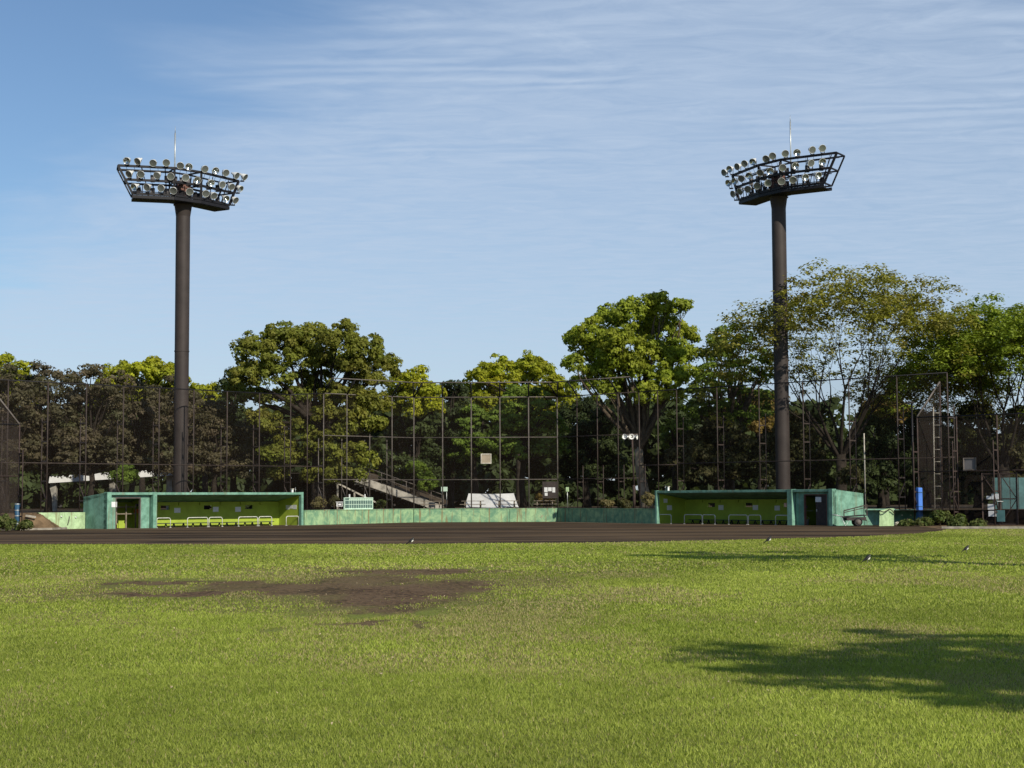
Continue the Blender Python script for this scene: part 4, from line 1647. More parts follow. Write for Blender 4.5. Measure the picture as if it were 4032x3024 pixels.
S_ = 600 / 2212
lt = lambda ox, oy, L: [(ox + x * S_, oy + y * S_) for x, y in L]
lamL = [lt(420, 460, r_) for r_ in (
    [(300, 640), (460, 645), (678, 670), (865, 668), (1050, 705), (1175, 728), (1385, 755), (1545, 780), (1690, 810), (1840, 850), (1960, 870)],
    [(335, 830), (500, 835), (738, 850), (935, 870), (1118, 885), (1292, 925), (1475, 955), (1635, 985), (1770, 1010), (1895, 1040)],
    [(410, 1020), (595, 1025), (797, 1040), (970, 1070), (1183, 1085), (1400, 1110), (1515, 1140), (1690, 1185), (1825, 1205)])]
lamR = [lt(2800, 420, r_) for r_ in (
    [(240, 955), (315, 905), (430, 868), (530, 825), (650, 793), (835, 755), (925, 715), (1090, 680), (1262, 668), (1475, 630), (1625, 607)],
    [(300, 1105), (390, 1080), (485, 1040), (595, 995), (750, 955), (890, 928), (1055, 885), (1238, 860), (1455, 822), (1625, 805)],
    [(370, 1265), (470, 1225), (580, 1195), (705, 1150), (855, 1110), (1040, 1085), (1203, 1060), (1373, 1028), (1560, 998)])]
tower('floodlight_tower', 'tall brown floodlight tower behind the left dugout, lamp head turned right', 711, 122.9, lt(420, 460, [(165, 705), (985, 745), (1375, 805), (1915, 935)]), 26.45, 24.42, 690, 496, lamL, True)
tower('floodlight_tower', 'tall brown floodlight tower behind the right dugout, lamp head turned left', 3083, 125.6, lt(2800, 420, [(310, 1000), (690, 850), (1010, 770), (1825, 668)]), 27.45, 25.3, 3111, 452, lamR, False)


# ------------------------------------------------------------------ birds
def bird(px, py, label, flip=1, s=1.0, dark=True):
    p = at_z(px, py, 0.03)
    root = empty('small_bird', p)
    R = Matrix.Rotation(0.15 * flip, 3, 'Z')
    q = lambda x, y, z: p + R @ Vector((x * flip * s, y * s, z * s))
    # body: one continuous shape from tail through back to head and bill
    spine = [q(-.17, 0, .02), q(-.12, 0, .055), q(-.08, 0, .08), q(-.04, 0, .105), q(.0, 0, .135), q(.03, 0, .165), q(.045, 0, .19), q(.06, 0, .205), q(.072, 0, .207), q(.082, 0, .204), q(.105, 0, .198)]
    rad = [.010, .014, .026, .042, .048, .040, .028, .027, .022, .010, .002]
    MB().tube(spine, [r * s for r in rad], 10).build('body', 'feather_dark', root)
    MB().tube([q(-.03, 0, .085), q(.01, 0, .105), q(.035, 0, .135), q(.05, 0, .165)], [.02 * s, .043 * s, .036 * s, .018 * s], 10).build('breast', 'feather_white', root)
    MB().tube([q(.062, 0, .196), q(.075, 0, .198)], [.024 * s, .016 * s], 8).build('face', 'feather_white' if dark else 'feather_grey', root)
    for y in (-.016, .016):
        m = MB().tube([q(-.005, y, .085), q(-.012, y, .045), q(0.0, y, -.03)], .004 * s, 5)
        m.build('leg', 'feather_grey', root)
    tag(root, label, 'bird', 'small birds on the field')


bird(1620, 2143, 'small black and white bird at the near edge of the dirt, left of centre', 1, 1.25)
bird(3028, 2138, 'small grey and white bird at the grass edge below the right dugout', 1, 1.25, False)
bird(3417, 2216, 'small dark bird standing in the narrow tree shadow', 1, 1.1)
bird(3806, 2174, 'small black bird with white breast on sunlit grass at right', 1, 1.05)

# ------------------------------------------------------------------ vegetation
def unit(n):
    v = RNG.normal(size=(n, 3))
    return v / np.linalg.norm(v, axis=1)[:, None]


def leaf_obj(name, C, Nn, size, col, mat='leaf', parent=None, aspect=0.62):
    n = len(C)
    base = np.array(parent['_b']) if parent is not None else np.zeros(3)
    t1 = np.cross(Nn, unit(n))
    t1 /= (np.linalg.norm(t1, axis=1)[:, None] + 1e-9)
    t2 = np.cross(Nn, t1)
    s = size[:, None]
    bend = Nn * s * 0.18
    V = np.empty((n, 4, 3))
    V[:, 0] = C - t1 * s - bend
    V[:, 1] = C + t2 * s * aspect
    V[:, 2] = C + t1 * s - bend
    V[:, 3] = C - t2 * s * aspect
    V = V.reshape(-1, 3) - base
    me = bpy.data.meshes.new(name)
    me.vertices.add(4 * n)
    me.vertices.foreach_set('co', V.astype(np.float32).ravel())
    me.loops.add(4 * n)
    me.loops.foreach_set('vertex_index', np.arange(4 * n, dtype=np.int32))
    me.polygons.add(n)
    me.polygons.foreach_set('loop_start', np.arange(0, 4 * n, 4, dtype=np.int32))
    me.polygons.foreach_set('loop_total', np.full(n, 4, dtype=np.int32))
    a = me.attributes.new('tint', 'FLOAT_COLOR', 'POINT')
    cc_ = np.ones((n, 4), dtype=np.float32)
    cc_[:, :3] = col
    a.data.foreach_set('color', np.repeat(cc_, 4, axis=0).ravel())
    me.materials.append(MATS[mat])
    me.update(calc_edges=True)
    o = bpy.data.objects.new(name, me)
    COL.objects.link(o)
    if parent is not None:
        o.parent = parent
        o['_b'] = list(parent['_b'])
    return o


PAL = {
    'camphor': [(0.205, 0.240, 0.034), (0.230, 0.225, 0.036), (0.130, 0.175, 0.030), (0.235, 0.195, 0.042)],
    'camphor_bright': [(0.265, 0.330, 0.028), (0.335, 0.370, 0.034), (0.180, 0.255, 0.030), (0.300, 0.305, 0.040)],
    'yellow': [(0.330, 0.355, 0.022), (0.400, 0.370, 0.028), (0.250, 0.290, 0.028)],
    'green': [(0.165, 0.240, 0.036), (0.220, 0.290, 0.038), (0.115, 0.180, 0.032)],
    'dark': [(0.058, 0.080, 0.028), (0.080, 0.104, 0.032), (0.044, 0.062, 0.024)],
    'cherry': [(0.112, 0.092, 0.048), (0.100, 0.104, 0.044), (0.135, 0.094, 0.062), (0.080, 0.092, 0.038), (0.16, 0.125, 0.09)],
    'zelkova': [(0.270, 0.270, 0.046), (0.310, 0.290, 0.050), (0.215, 0.240, 0.044), (0.240, 0.200, 0.060)],
    'zelkova_green': [(0.220, 0.290, 0.036), (0.280, 0.325, 0.040), (0.165, 0.235, 0.034)],
    'orange': [(0.27, 0.165, 0.045), (0.23, 0.16, 0.045), (0.17, 0.15, 0.04)],
    'shrub': [(0.090, 0.096, 0.034), (0.062, 0.074, 0.028), (0.125, 0.100, 0.046)],
    'reed': [(0.24, 0.19, 0.085), (0.16, 0.155, 0.06), (0.29, 0.23, 0.115)],
    'weed': [(0.12, 0.17, 0.04), (0.075, 0.11, 0.03), (0.15, 0.14, 0.05)],
}


def palette(pal, n):
    P_ = np.array(PAL[pal])
    w = RNG.dirichlet(np.ones(len(P_)) * 0.9, n)
    return w @ P_


def poms(lobes, pal, pom_r=0.55, cover=1.0, leaf=0.17, per=46, flat=1.0, lobe_var=0.16):
    """lobes: (centre, radii). Rounded sprays of leaves set over each lobe, returns leaf arrays"""
    Cs, Ns, Ss, Ks = [], [], [], []
    for c, rad in lobes:
        rad = np.array(rad)
        rm = float(np.mean(rad))
        k = max(6, int(cover * 5.2 * (rm / pom_r) ** 2))
        d = unit(k)
        d[:, 2] = np.where(d[:, 2] < -0.45, -d[:, 2] * .6, d[:, 2])
        pc = np.array(c) + d * rad * (RNG.uniform(0.5, 1.06, k) + (RNG.uniform(size=k) < .10) * RNG.uniform(0, .22, k))[:, None]
        pr = pom_r * RNG.uniform(0.6, 1.3, k)
        lc = palette(pal, 1)[0] * (1 + RNG.uniform(-lobe_var, lobe_var))
        pcol = 0.5 * lc + 0.5 * palette(pal, k)
        pcol *= RNG.uniform(0.8, 1.2, k)[:, None]
        m = int(per * 1.4)
        u = unit(k * m).reshape(k, m, 3)
        u = u + d[:, None, :] * 0.45 + np.array([0, 0, 0.35])
        u /= np.linalg.norm(u, axis=2)[:, :, None]
        rr = RNG.uniform(0.55, 1.08, (k, m, 1)) * pr[:, None, None]
        pos = pc[:, None, :] + u * rr * np.array([1, 1, 0.78 * flat])
        nn = u + 0.55 * unit(k * m).reshape(k, m, 3)
        nn /= np.linalg.norm(nn, axis=2)[:, :, None]
        Cs.append(pos.reshape(-1, 3))
        Ns.append(nn.reshape(-1, 3))
        Ss.append(leaf * 0.84 * RNG.uniform(0.65, 1.3, k * m))
        kc = np.repeat(pcol, m, axis=0) * RNG.uniform(0.75, 1.25, (k * m, 1))
        Ks.append(kc)
    return np.concatenate(Cs), np.concatenate(Ns), np.concatenate(Ss), np.concatenate(Ks)


def limb(mb, a, b, r0, r1, seg=5, bow=0.12, sides=6):
    a, b = Vector(a), Vector(b)
    L = (b - a).length
    off = Vector((random.uniform(-1, 1), random.uniform(-1, 1), random.uniform(-.1, .6))) * L * bow
    pts, rs = [], []
    for i in range(seg + 1):
        s = i / seg
        p = a.lerp(b, s) + off * math.sin(math.pi * s) + Vector((random.uniform(-1, 1), random.uniform(-1, 1), random.uniform(-1, 1))) * L * .018 * (0 < i < seg)
        pts.append(p)
        rs.append(r0 + (r1 - r0) * s)
    mb.tube(pts, rs, sides, caps=False)
    return pts


def lobe_tree(name, label, px_t, y, lobes_px, pal, trunk_r=.45, fork_py=1800, bark='bark', group=None, base_z=TER, pom_r=.55, per=46, leaf=.17, cover=1.0, cat='tree', lean=0.0, limb_r=.16, ydev=1.0, flat=1.0, extra=None, no_trunk=False):
    """a broadleaf tree: trunk, limbs to each lobe, sprays of leaves. Lobes: (px, py, r_px[, depth offset m])"""
    p = at_depth(px_t, 1990, y)
    base = Vector((p.x, y, base_z))
    root = empty(name, base)
    L = []
    for lb in lobes_px:
        dy = lb[3] if len(lb) > 3 else RNG.uniform(-1, 1) * 2.6 * ydev
        c = at_depth(lb[0], lb[1], y + dy)
        r = lb[2] * (y + dy) / F
        L.append((tuple(c), (r, r * 1.1, r * .92)))
    C, Nn, S, K = poms(L, pal, pom_r, cover, leaf, per, flat)
    keep = C[:, 2] > base_z + .05
    leaf_obj('crown', C[keep], Nn[keep], S[keep], K[keep], 'leaf', root)
    if not no_trunk:
        m = MB()
        fk = at_depth(px_t + lean, fork_py, y)
        fk = Vector((fk.x, y, fk.z))
        pts = [base + Vector((0, 0, -.1)), base + Vector((.02, 0, .5)), base.lerp(fk, .35) + Vector((random.uniform(-.15, .15), 0, 0)), base.lerp(fk, .7) + Vector((random.uniform(-.2, .2), 0, 0)), fk]
        m.tube(pts, [trunk_r * 1.45, trunk_r * 1.1, trunk_r * .95, trunk_r * .85, trunk_r * .75], 12)
        m.build('trunk', bark, root)
        m = MB()
        for c, r in L:
            c = Vector(c)
            d = (c - fk).length
            if c.z < fk.z - .5:
                st = base.lerp(fk, random.uniform(.5, .95))
            else:
                st = fk - Vector((0, 0, random.uniform(0, .4)))
            limb(m, st, c, min(trunk_r * .62, limb_r + .012 * d), .03, 6, .10)
            for _ in range(2):
                e_ = c + Vector((random.uniform(-1, 1), random.uniform(-1, 1), random.uniform(.0, 1))) * r[0] * .8
                limb(m, c.lerp(st, random.uniform(.1, .4)), e_, .05, .015, 3, .1, 4)
        m.build('limbs', 'bark' if bark == 'bark_pale' else bark, root)
    tag(root, label, cat, group)
    return root


def auto_lobes(px, hw, top, bot, n, rmin, rmax, shape='dome', seed=0):
    rr = random.Random(seed + int(px))
    out = []
    tries = 0
    while len(out) < n and tries < 4000:
        tries += 1
        x = rr.uniform(-1, 1)
        t_ = rr.uniform(0, 1)
        r = rr.uniform(rmin, rmax)
        if shape == 'dome':
            ymin = top + (bot - top) * (1 - math.sqrt(max(0, 1 - x * x))) * .62
        else:
            ymin = top
        y_ = ymin + r * .9 + (bot - r - ymin - r * .9) * t_
        xx = px + x * (hw - r * .7)
        if any((xx - o[0]) ** 2 + (y_ - o[1]) ** 2 < (0.62 * (r + o[2]) * .8) ** 2 for o in out):
            continue
        out.append((xx, y_, r))
    return out


# the two big camphor trees, lobe by lobe
lobesA = [(1010, 1395, 88), (1120, 1345, 88), (1230, 1345, 80), (1330, 1350, 82), (1430, 1390, 80), (1510, 1450, 68), (960, 1490, 72), (1070, 1480, 78), (1330, 1460, 80), (1440, 1510, 78),
          (1180, 1420, 70), (1260, 1430, 58), (1190, 1500, 52), (1160, 1560, 48), (1390, 1450, 60), (1230, 1620, 50), (1000, 1570, 58), (1115, 1585, 55), (1245, 1540, 55), (1350, 1570, 55), (920, 1540, 42), (1290, 1640, 52, -1.5), (1400, 1630, 66, -.5), (1475, 1600, 60, 0), (1070, 1680, 50, -1.5), (1085, 1790, 52, -1.5), (1375, 1700, 55, -.8),
          (1440, 1680, 45, 0), (1400, 1775, 42, -.8), (1310, 1800, 62, -1), (1300, 1870, 58, -.6), (1385, 1870, 50, -.6), (1440, 1820, 44, -.8), (1180, 1690, 58, -.5), (1180, 1800, 60, 0), (1240, 1880, 45, .5), (1130, 1740, 45, -.5), (1250, 1740, 55, -1), (1480, 1690, 45, -1), (1100, 1870, 40, 0), (1320, 1560, 60, -1), (1430, 1580, 55, -1), (1020, 1650, 48, -.5)]
lobe_tree('camphor_tree', 'broad domed olive green tree behind the left fence beside the stairs', 1255, 135.0, lobesA, 'camphor', .55, 1680, 'bark_dark', pom_r=.52, per=42, leaf=.165, limb_r=.17)
lobesF = [(2590, 1200, 58), (2680, 1225, 52), (2480, 1250, 74), (2400, 1265, 66), (2335, 1310, 64), (2600, 1300, 80), (2690, 1320, 56), (2262, 1345, 52), (2330, 1395, 74), (2450, 1360, 82), (2560, 1400, 82), (2680, 1410, 64),
          (2265, 1440, 46), (2380, 1480, 72), (2500, 1480, 74), (2620, 1500, 76), (2705, 1480, 46), (2560, 1560, 62, -2.5), (2640, 1570, 52, -2.5), (2300, 1520, 55), (2450, 1560, 48), (2600, 1230, 50), (2640, 1390, 60), (2420, 1420, 66), (2530, 1310, 60), (2390, 1550, 45), (2520, 1540, 50, 1.5), (2400, 1340, 60), (2480, 1430, 55)]
lobe_tree('camphor_tree', 'tall fresh green tree with forked trunk behind the speaker pole', 2545, 139.0, lobesF, 'camphor_bright', .46, 1760, 'bark_pale', pom_r=.55, per=44, leaf=.17, limb_r=.14, lean=-30)

G_ = 'trees behind the ball ground'


def auto_tree(label, px, hw, top, bot, y, pal, n, rmin, rmax, name='broadleaf_tree', **kw):
    sd = kw.pop('seed', 0)
    sh = kw.pop('shape', 'dome')
    return lobe_tree(name, label, px, y, auto_lobes(px, hw, top, bot, n, rmin, rmax, sh, sd), pal, kw.pop('trunk_r', .28), kw.pop('fork_py', (top + bot * 2) / 3), kw.pop('bark', 'bark_dark'), G_, **kw)


# yellow green crowns rising behind
auto_tree('yellow green rounded crown at the far left above the cherry trees', 10, 150, 1388, 1640, 155, 'yellow', 14, 38, 60, per=34, leaf=.19)
auto_tree('yellow green rounded crown left of the left floodlight pole', 560, 200, 1405, 1640, 156, 'yellow', 18, 38, 62, per=34, leaf=.19)
auto_tree('yellow green low crown right of the left floodlight pole', 810, 110, 1505, 1680, 154, 'yellow', 9, 34, 52, per=32, leaf=.19)
auto_tree('yellow green crown leaning out right of the domed tree', 1640, 112, 1437, 1660, 150, 'yellow', 14, 32, 52, per=36, leaf=.18)
auto_tree('broad yellow green crown behind the middle of the backstop', 2040, 240, 1392, 1660, 170, 'yellow', 26, 38, 62, per=34, leaf=.2)
auto_tree('dark pointed evergreen at the left foot of the domed tree', 915, 46, 1458, 1760, 148, 'dark', 12, 26, 38, shape='col', per=34)
auto_tree('dark evergreen between yellow crown and backstop centre', 1775, 100, 1500, 1900, 156, 'dark', 20, 38, 56, per=34, leaf=.18)
auto_tree('dull dark tree behind the left part of the backstop', 1620, 120, 1640, 1930, 150, 'dark', 18, 36, 52, per=34)
auto_tree('fresh green layered tree behind the middle backstop net', 2060, 165, 1510, 1830, 149.5, 'green', 22, 32, 54, per=38, flat=.6, pom_r=.6)
auto_tree('green layered tree left of the backstop sign board', 1870, 90, 1590, 1850, 150, 'green', 10, 28, 44, per=36, flat=.55)
auto_tree('dark tree with leaning limbs in the shade left of the speaker pole', 2310, 150, 1560, 1900, 154, 'dark', 24, 36, 58, per=36, fork_py=1860, trunk_r=.35)
auto_tree('low green tree beside the forked trunk', 2660, 75, 1640, 1800, 141, 'green', 7, 28, 40, per=36, flat=.6)
auto_tree('deep green tree with spreading limbs left of the right floodlight pole', 2880, 205, 1268, 1700, 143, 'green', 30, 40, 64, per=34, flat=.65, cover=.72, trunk_r=.4, fork_py=1720, bark='bark', pom_r=.62)
auto_tree('dark understorey tree behind the right dugout', 2820, 190, 1640, 1930, 138, 'shrub', 22, 36, 56, per=30, leaf=.18)
auto_tree('dark understorey tree behind the right floodlight pole', 3120, 150, 1600, 1940, 136, 'shrub', 20, 36, 56, per=30, leaf=.18)
auto_tree('orange tinged crown far behind the right fence', 3490, 110, 1545, 1700, 165, 'orange', 12, 34, 50, per=30, leaf=.2)
auto_tree('orange tinged crown far behind the right dugout', 2990, 130, 1520, 1720, 165, 'orange', 14, 34, 50, per=30, leaf=.2)
for i, (px, hw, top, bot, y) in enumerate(((3470, 130, 1640, 1960, 131), (3650, 130, 1600, 1960, 133), (3850, 130, 1580, 1980, 131), (4020, 120, 1600, 1990, 128))):
    auto_tree(['dark thicket tree right of the right dugout', 'dark thicket tree behind the blue padded post', 'dark thicket tree behind the grey net board', 'dark thicket tree at the right edge'][i],
              px, hw, top, bot, y, 'dark' if i < 2 else 'shrub', 20, 36, 56, per=30, leaf=.18, shape='dome', seed=i)
# cherry trees on the left, brownish after bloom
for i, (px, hw, top, y) in enumerate(((20, 150, 1425, 126), (190, 150, 1395, 129), (360, 150, 1425, 127), (520, 150, 1455, 131), (690, 150, 1490, 133), (850, 140, 1545, 137), (1010, 130, 1620, 143))):
    auto_tree(['leftmost brownish cherry tree behind the left fence', 'second brownish cherry tree from the left edge', 'third brownish cherry tree from the left edge', 'brownish cherry tree just left of the left floodlight pole',
               'brownish cherry tree behind the left floodlight pole', 'brownish cherry tree right of the left floodlight pole', 'brownish low tree under the domed crown'][i],
              px, hw, top, 1905, y, 'cherry', 26, 38, 62, 'cherry_tree', per=34, leaf=.15, flat=.7, trunk_r=.26, fork_py=1850, cover=.9, seed=i * 7, pom_r=.6)


# zelkovas: forked limbs that keep dividing upwards
def zelkova(label, px, y, height, spread, pal, leaf_n=16, levels=5, n0=6, seed=1, trunk_r=.42, trunk_h=3.2, bark='bark', leaf=.13, tip_r=.8, lean=0.0, angle=34, twig_leaf=1.0):
    rr = random.Random(seed)
    p = at_depth(px, 1990, y)
    base = Vector((p.x, y, TER))
    root = empty('zelkova_tree', base)
    m = MB()
    top = base + Vector((lean * .3, 0, trunk_h))
    m.tube([base + Vector((0, 0, -.1)), base + Vector((0, 0, .5)), base.lerp(top, .5) + Vector((.06, 0, 0)), top], [trunk_r * 1.4, trunk_r * 1.05, trunk_r * .95, trunk_r * .85], 12)
    m.build('trunk', bark, root)
    m = MB()
    tips = []
    H_ = height - trunk_h
    fr_len = [.34, .26, .20, .14, .10]

    def grow(p, d, r, lev):
        L = H_ * fr_len[lev] * rr.uniform(.8, 1.2)
        pts, rs = [p], [r]
        q = p
        dd_ = d
        for k in range(3):
            dd_ = (dd_ + Vector((rr.uniform(-.13, .13), rr.uniform(-.13, .13), .05 if lev < 2 else -.02))).normalized()
            q = q + dd_ * L / 3
            pts.append(q)
            rs.append(r * (1 - .16 * (k + 1)))
        m.tube(pts, rs, 7 if lev < 2 else (5 if lev < 3 else 3), caps=False)
        if lev >= 2:
            tips.append((q, dd_, lev))
        if lev + 1 < levels:
            kids = 3 if lev in (0, 1, 2) else rr.choice((2, 3))
            a0 = rr.uniform(0, 6.28)
            for j in range(kids):
                ax = a0 + 6.283 * j / kids + rr.uniform(-.4, .4)
                side = dd_.orthogonal().normalized()
                side.rotate(Matrix.Rotation(ax, 3, dd_))
                sp = math.radians(rr.uniform(13, 30) if lev < 2 else rr.uniform(20, 48))
                nd = (dd_ * math.cos(sp) + side * math.sin(sp)).normalized()
                grow(q if j else pts[-1], nd, rs[-1] * (.72 if kids == 3 else .8), lev + 1)

    for i in range(n0):
        az = 6.283 * i / n0 + rr.uniform(-.3, .3)
        an = math.radians(angle * rr.uniform(.45, 1.15))
        d = Vector((math.cos(az) * math.sin(an) * spread + lean * .06, math.sin(az) * math.sin(an) * spread, math.cos(an))).normalized()
        grow(top + Vector((0, 0, -rr.uniform(0, .8))), d, trunk_r * .36, 0)
    m.build('limbs', bark, root)
    k = len(tips)
    T = np.array([tuple(t[0]) for t in tips])
    lev = np.array([t[2] for t in tips])
    keep = RNG.uniform(size=k) < np.where(lev >= levels - 1, 1.0, .45) * twig_leaf
    T = T[keep]
    k = len(T)
    u = unit(k * leaf_n).reshape(k, leaf_n, 3)
    pos = T[:, None, :] + u * np.array([tip_r, tip_r, tip_r * .5]) * RNG.uniform(.15, 1, (k, leaf_n, 1))
    nn = u * .4 + np.array([0, 0, .9]) + .55 * unit(k * leaf_n).reshape(k, leaf_n, 3)
    nn /= np.linalg.norm(nn, axis=2)[:, :, None]
    colr = np.repeat(palette(pal, k), leaf_n, axis=0) * RNG.uniform(.75, 1.25, (k * leaf_n, 1))
    leaf_obj('crown', pos.reshape(-1, 3), nn.reshape(-1, 3), leaf * RNG.uniform(.65, 1.3, k * leaf_n), colr, 'leaf', root)
    tag(root, label, 'tree', G_)
    return root


def px_h(py, y, px=3300):
    return at_depth(px, py, y).z - TER


zelkova('large vase shaped tree with thin olive leaves beside the right floodlight pole', 3310, 128.5, px_h(1090, 128.5), 1.0, 'zelkova', 44, 5, 9, 4, .46, 4.2, 'bark_dark', .135, .95, .4, 46)
zelkova('sparse bare limbed tree behind the blue padded post', 3590, 134.0, px_h(1370, 134, 3600), 1.0, 'zelkova', 14, 5, 6, 9, .30, 3.6, 'bark_dark', .12, .7, 0, 34, .8)
zelkova('spreading green tree with dark limbs at the right edge', 3960, 126.0, px_h(1215, 126, 3900), .9, 'zelkova_green', 46, 5, 7, 12, .48, 3.4, 'bark_dark', .14, .9, -.4, 42)
zelkova('second spreading tree leaning in from the right edge', 4150, 131.0, px_h(1190, 131, 4000), 1.0, 'zelkova_green', 46, 5, 6, 15, .42, 3.6, 'bark_dark', .14, .9, -.8, 40)
zelkova('thin limbed tree between the large vase tree and the right edge', 3720, 138.0, px_h(1400, 138, 3740), 1.0, 'zelkova', 28, 5, 6, 19, .30, 4.0, 'bark_dark', .13, .75, 0, 34)

# a far wood that closes the background, one mass
C, Nn, S, K = [], [], [], []
lob = []
for i in range(90):
    x = -75 + 150 * i / 89 + RNG.uniform(-.8, .8)
    for j in range(7 if x < 38 else 5):
        lob.append(((x, 188 + RNG.uniform(-4, 4), 1.2 + 1.6 * j + RNG.uniform(-.6, .6)), (2.1, 2.1, 1.7)))
C, Nn, S, K = poms(lob, 'dark', 1.0, .62, .72, 9)
o = leaf_obj('far_woodland', C, Nn, S, K)
tag(o, 'dark far woodland closing the view behind the trees', 'woodland', kind='stuff')


# shrubs and rough plants along the walls and fences
def shrub(label, px, py, rpx, y, pal, n=3, leaf=.09, per=40, name='shrub', pom=.28, base=TER, cat='shrub'):
    L = []
    c0 = at_depth(px, py, y)
    for k in range(n):
        L.append((px + random.uniform(-.6, .6) * rpx, py + random.uniform(-.3, .4) * rpx, rpx * random.uniform(.55, .8), random.uniform(-.5, .5)))
    return lobe_tree(name, label, px, y, L, pal, .04, py, 'bark', None, base, pom, per, leaf, 1.0, cat, no_trunk=False, limb_r=.02)


for i, (px, py, r, y, pal, lab) in enumerate(((1270, 1985, 34, 131.5, 'reed', 'dry reedy clump beside the far end of the left dugout'), (1315, 1980, 26, 133, 'shrub', 'dull shrub left of the small white cabinet'),
                                              (2390, 1985, 24, 133.5, 'reed', 'dry low clump behind the shaded wall, left'), (2470, 1984, 28, 131.5, 'shrub', 'dull shrub at the foot of the speaker pole'),
                                              (2555, 1968, 30, 127.5, 'reed', 'tall dry clump at the foot of the forked tree'), (1500, 1990, 22, 137.5, 'weed', 'green weed clump right of the scoreboard'),
                                              (480, 1880, 55, 122, 'green', 'fresh green bush behind the left dugout store'), (1690, 1900, 48, 145, 'green', 'fresh green bush above the small pale sign'),
                                              (1640, 1850, 45, 146, 'green', 'green bush right of the stairs'), (3370, 1880, 60, 121, 'shrub', 'olive bush behind the right dugout end wall'),
                                              (2150, 1965, 30, 147, 'orange', 'reddish bush under the notice board left side'), (2175, 1930, 26, 148, 'orange', 'reddish bush behind the notice board'))):
    shrub(lab, px, py, r, y, pal)
for i, (px, py, r, y, lab) in enumerate(((3770, 2062, 30, 101.5, 'leafy green weed at the foot of the right fence'), (3850, 2068, 20, 101.8, 'small leafy weed left of the right gate'), (3640, 2062, 22, 108, 'dark weed right of the blue padded post'),
                                         (3570, 2068, 22, 108.5, 'low weed left of the blue padded post'), (3700, 2035, 26, 109, 'olive weed behind the right fence foot'), (25, 2068, 36, 104.8, 'dense green weeds at the foot of the left fence'), (95, 2068, 22, 106.4, 'green weeds beside the dark blue pad'))):
    shrub(lab, px, py, r, y, 'weed', 7, .12, 14, 'weed_clump', .30, 0.0, 'weed')


# trees standing outside the picture on the right; their crowns shade the grass
def offscreen_tree(label, sx, sy, hc, rad, pal, seed, squash=1.0, nl=16):
    k = 1.0 / math.tan(SUN_EL)
    bx_ = sx + math.sin(SUN_AZ) * hc * k
    by_ = sy - math.cos(SUN_AZ) * hc * k
    rr = random.Random(seed)
    global RNG
    RNG = np.random.default_rng(seed)
    root = empty('shade_tree', (bx_, by_, 0))
    lob = []
    for _ in range(nl):
        v = unit(1)[0] * rr.uniform(.2, .95)
        lob.append(((bx_ + v[0] * rad, by_ + v[1] * rad, hc + v[2] * rad * .6 * squash), (rad * .24, rad * .24, rad * .18)))
    C, Nn, S, K = poms(lob, pal, .6, .8, .21, 16)
    leaf_obj('crown', C, Nn, S, K, 'leaf', root)
    m = MB().tube([(bx_, by_, -.1), (bx_, by_, 1), (bx_, by_, hc * .6), (bx_, by_, hc)], [.55, .42, .38, .2], 10)
    m.build('trunk', 'bark', root)
    m = MB()
    for c, r in lob:
        limb(m, (bx_, by_, hc * .55), c, .09, .02, 4, .1, 5)
    m.build('limbs', 'bark', root)
    tag(root, label, 'tree', 'trees outside the right edge that shade the grass')


offscreen_tree('leafy tree beyond the right edge shading the far grass strip', 8.4, 54.0, 12.2, 4.2, 'green', 5)
offscreen_tree('leafy tree beyond the right edge shading the near grass', 8.5, 16.4, 8.2, 5.0, 'green', 6, 1.2, 40)
offscreen_tree('third leafy tree beyond the right edge shading the nearest grass', 8.6, 13.6, 7.2, 3.9, 'green', 21, 1.2, 24)
offscreen_tree('second leafy tree beyond the right edge shading the near grass', 10.9, 19.0, 9.5, 4.6, 'green', 8, 1.1, 22)

# ------------------------------------------------------------------ lawn blades
def vnoise(x, y, cell, seed):
    r = np.random.default_rng(seed)
    G = r.uniform(size=(257, 257))
    fx, fy = x / cell + 900.0, y / cell + 900.0
    ix, iy = np.floor(fx).astype(int), np.floor(fy).astype(int)
    tx, ty = fx - ix, fy - iy
    tx, ty = tx * tx * (3 - 2 * tx), ty * ty * (3 - 2 * ty)
    a = lambda i, j: G[(ix + i) % 256, (iy + j) % 256]
    return (a(0, 0) * (1 - tx) + a(1, 0) * tx) * (1 - ty) + (a(0, 1) * (1 - tx) + a(1, 1) * tx) * ty


def bare_at(x, y):
    nx_ = x + (vnoise(x, y * .45, .9, 1) + .5 * vnoise(x, y * .45, .35, 2) - .75) * 1.6
    ny_ = y + (vnoise(x, y * .45, .9, 3) + .5 * vnoise(x, y * .45, .35, 4) - .75) * 3.4
    b = np.zeros_like(x)
    for (cx_, cy_, rx, ry, s) in PATCH:
        d = np.sqrt(((nx_ - cx_) / rx) ** 2 + ((ny_ - cy_) / ry) ** 2)
        b = np.maximum(b, s * np.clip((1.3 - d) / .75, 0, 1))
    return b


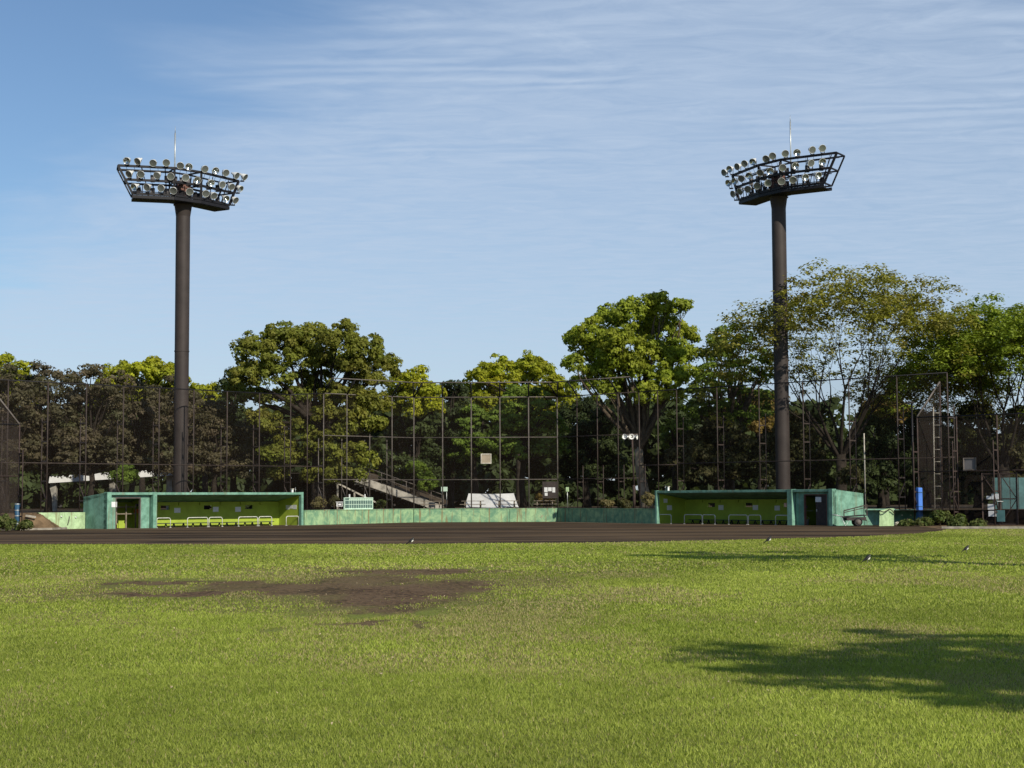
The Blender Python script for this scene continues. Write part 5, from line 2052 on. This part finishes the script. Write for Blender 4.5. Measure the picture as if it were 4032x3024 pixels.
bx_l, by_l, bs_l = [], [], []
for y0_, y1_, dens_, w_, h_ in ((10.8, 19.0, 3000, .0056, .031), (19, 28, 1400, .0088, .034), (28, 42, 520, .015, .038), (42, 98, 120, .030, .045)):
    area = (y1_ - y0_) * (y0_ + y1_) / 2 * .77
    n = int(area * dens_)
    y = np.sqrt(RNG.uniform(y0_ ** 2, y1_ ** 2, n))
    x = RNG.uniform(-.385, .385, n) * y
    lim = np.interp(x, [a_[0] for a_ in fine_arc], [a_[1] for a_ in fine_arc])
    lim = np.minimum(lim, 98.0 - np.clip(x - 26, 0, 99) * .23)
    bare = bare_at(x, y)
    ok = (y < lim - .05) & (RNG.uniform(size=n) > np.clip(bare * 1.25 - .06, 0, .993))
    clump = vnoise(x, y, .22, 21)
    ok &= RNG.uniform(size=n) < .45 + .75 * clump
    bx_l.append(x[ok])
    by_l.append(y[ok])
    bs_l.append(np.stack([np.full(ok.sum(), w_), np.full(ok.sum(), h_), bare[ok]], 1))
x = np.concatenate(bx_l)
y = np.concatenate(by_l)
ws = np.concatenate(bs_l)
n = len(x)
hh = ws[:, 1] * RNG.uniform(.55, 1.35, n) * (1 - .5 * ws[:, 2])
az = RNG.uniform(0, 2 * np.pi, n)
ln = RNG.uniform(.2, 1.1, n) * hh
la = RNG.uniform(0, 2 * np.pi, n)
V = np.zeros((n, 3, 3), dtype=np.float32)
V[:, 0, 0] = x - np.cos(az) * ws[:, 0]
V[:, 0, 1] = y - np.sin(az) * ws[:, 0]
V[:, 1, 0] = x + np.cos(az) * ws[:, 0]
V[:, 1, 1] = y + np.sin(az) * ws[:, 0]
V[:, 2, 0] = x + np.cos(la) * ln
V[:, 2, 1] = y + np.sin(la) * ln
V[:, 2, 2] = hh
V[:, :2, 2] = -.004
g1 = np.array([0.165, 0.215, 0.026])
g2 = np.array([0.410, 0.455, 0.095])
straw = np.array([0.52, 0.44, 0.21])
dry = vnoise(x, y * .55, 2.6, 31) * .45 + vnoise(x, y * .6, .8, 32) * .25 + vnoise(x, y * .5, 7.0, 35) * .3
rnd_ = RNG.uniform(size=n)
col = g1 + (g2 - g1) * np.clip(.7 * rnd_ ** 1.5 + .4 * vnoise(x, y, 5.0, 33) - .02 + .15 * (vnoise(x, y, .6, 34) - .5), 0, 1)[:, None]
isdry = (RNG.uniform(size=n) < np.clip((dry - .43) * 2.4, .04, .66) * np.where(y > 42, .7, 1.0)) | (RNG.uniform(size=n) < ws[:, 2] * .8)
col = col * (0.90 + .46 * vnoise(x, y * .5, 3.4, 41) ** 1.0)[:, None] * (0.88 + .24 * vnoise(x, y, .45, 42))[:, None]
col = np.where(isdry[:, None], straw * RNG.uniform(.5, 1.05, (n, 1)) * (1 - .55 * ws[:, 2:3]), col)
me = bpy.data.meshes.new('lawn_grass')
me.vertices.add(3 * n)
me.vertices.foreach_set('co', V.ravel())
me.loops.add(3 * n)
me.loops.foreach_set('vertex_index', np.arange(3 * n, dtype=np.int32))
me.polygons.add(n)
me.polygons.foreach_set('loop_start', np.arange(0, 3 * n, 3, dtype=np.int32))
me.polygons.foreach_set('loop_total', np.full(n, 3, dtype=np.int32))
at = me.attributes.new('tint', 'FLOAT_COLOR', 'POINT')
cc4 = np.ones((n, 4), dtype=np.float32)
cc4[:, :3] = col
at.data.foreach_set('color', np.repeat(cc4, 3, axis=0).ravel())
me.materials.append(MATS['blade'])
me.update(calc_edges=True)
o = bpy.data.objects.new('lawn_grass', me)
COL.objects.link(o)
tag(o, 'short patchy lawn grass of the outfield', 'grass', kind='stuff')

# fallen leaves and clippings too many to count
mb = MB()
for _ in range(240):
    yy = math.sqrt(random.uniform(13 ** 2, 45 ** 2))
    xx = random.uniform(-.33, .33) * yy
    s = random.uniform(.012, .030)
    a = random.uniform(0, 6.28)
    z = random.uniform(.03, .055)
    mb.add([(xx + s * math.cos(a + k * 1.57) * (1 if k % 2 else .55), yy + s * math.sin(a + k * 1.57) * (1 if k % 2 else .55), z + random.uniform(-.01, .02)) for k in range(4)], [(0, 1, 2, 3)])
tag(mb.build('fallen_leaves', 'straw_leaf'), 'pale fallen leaves scattered over the lawn', 'leaves', kind='stuff')

tris = 0
for o in bpy.data.objects:
    if '_b' in o:
        del o['_b']
    if o.type == 'MESH':
        tris += sum(1 if False else 0 for _ in ()) + len(o.data.loops) - 2 * len(o.data.polygons)
print('TRIANGLES', tris, 'OBJECTS', len(bpy.data.objects))
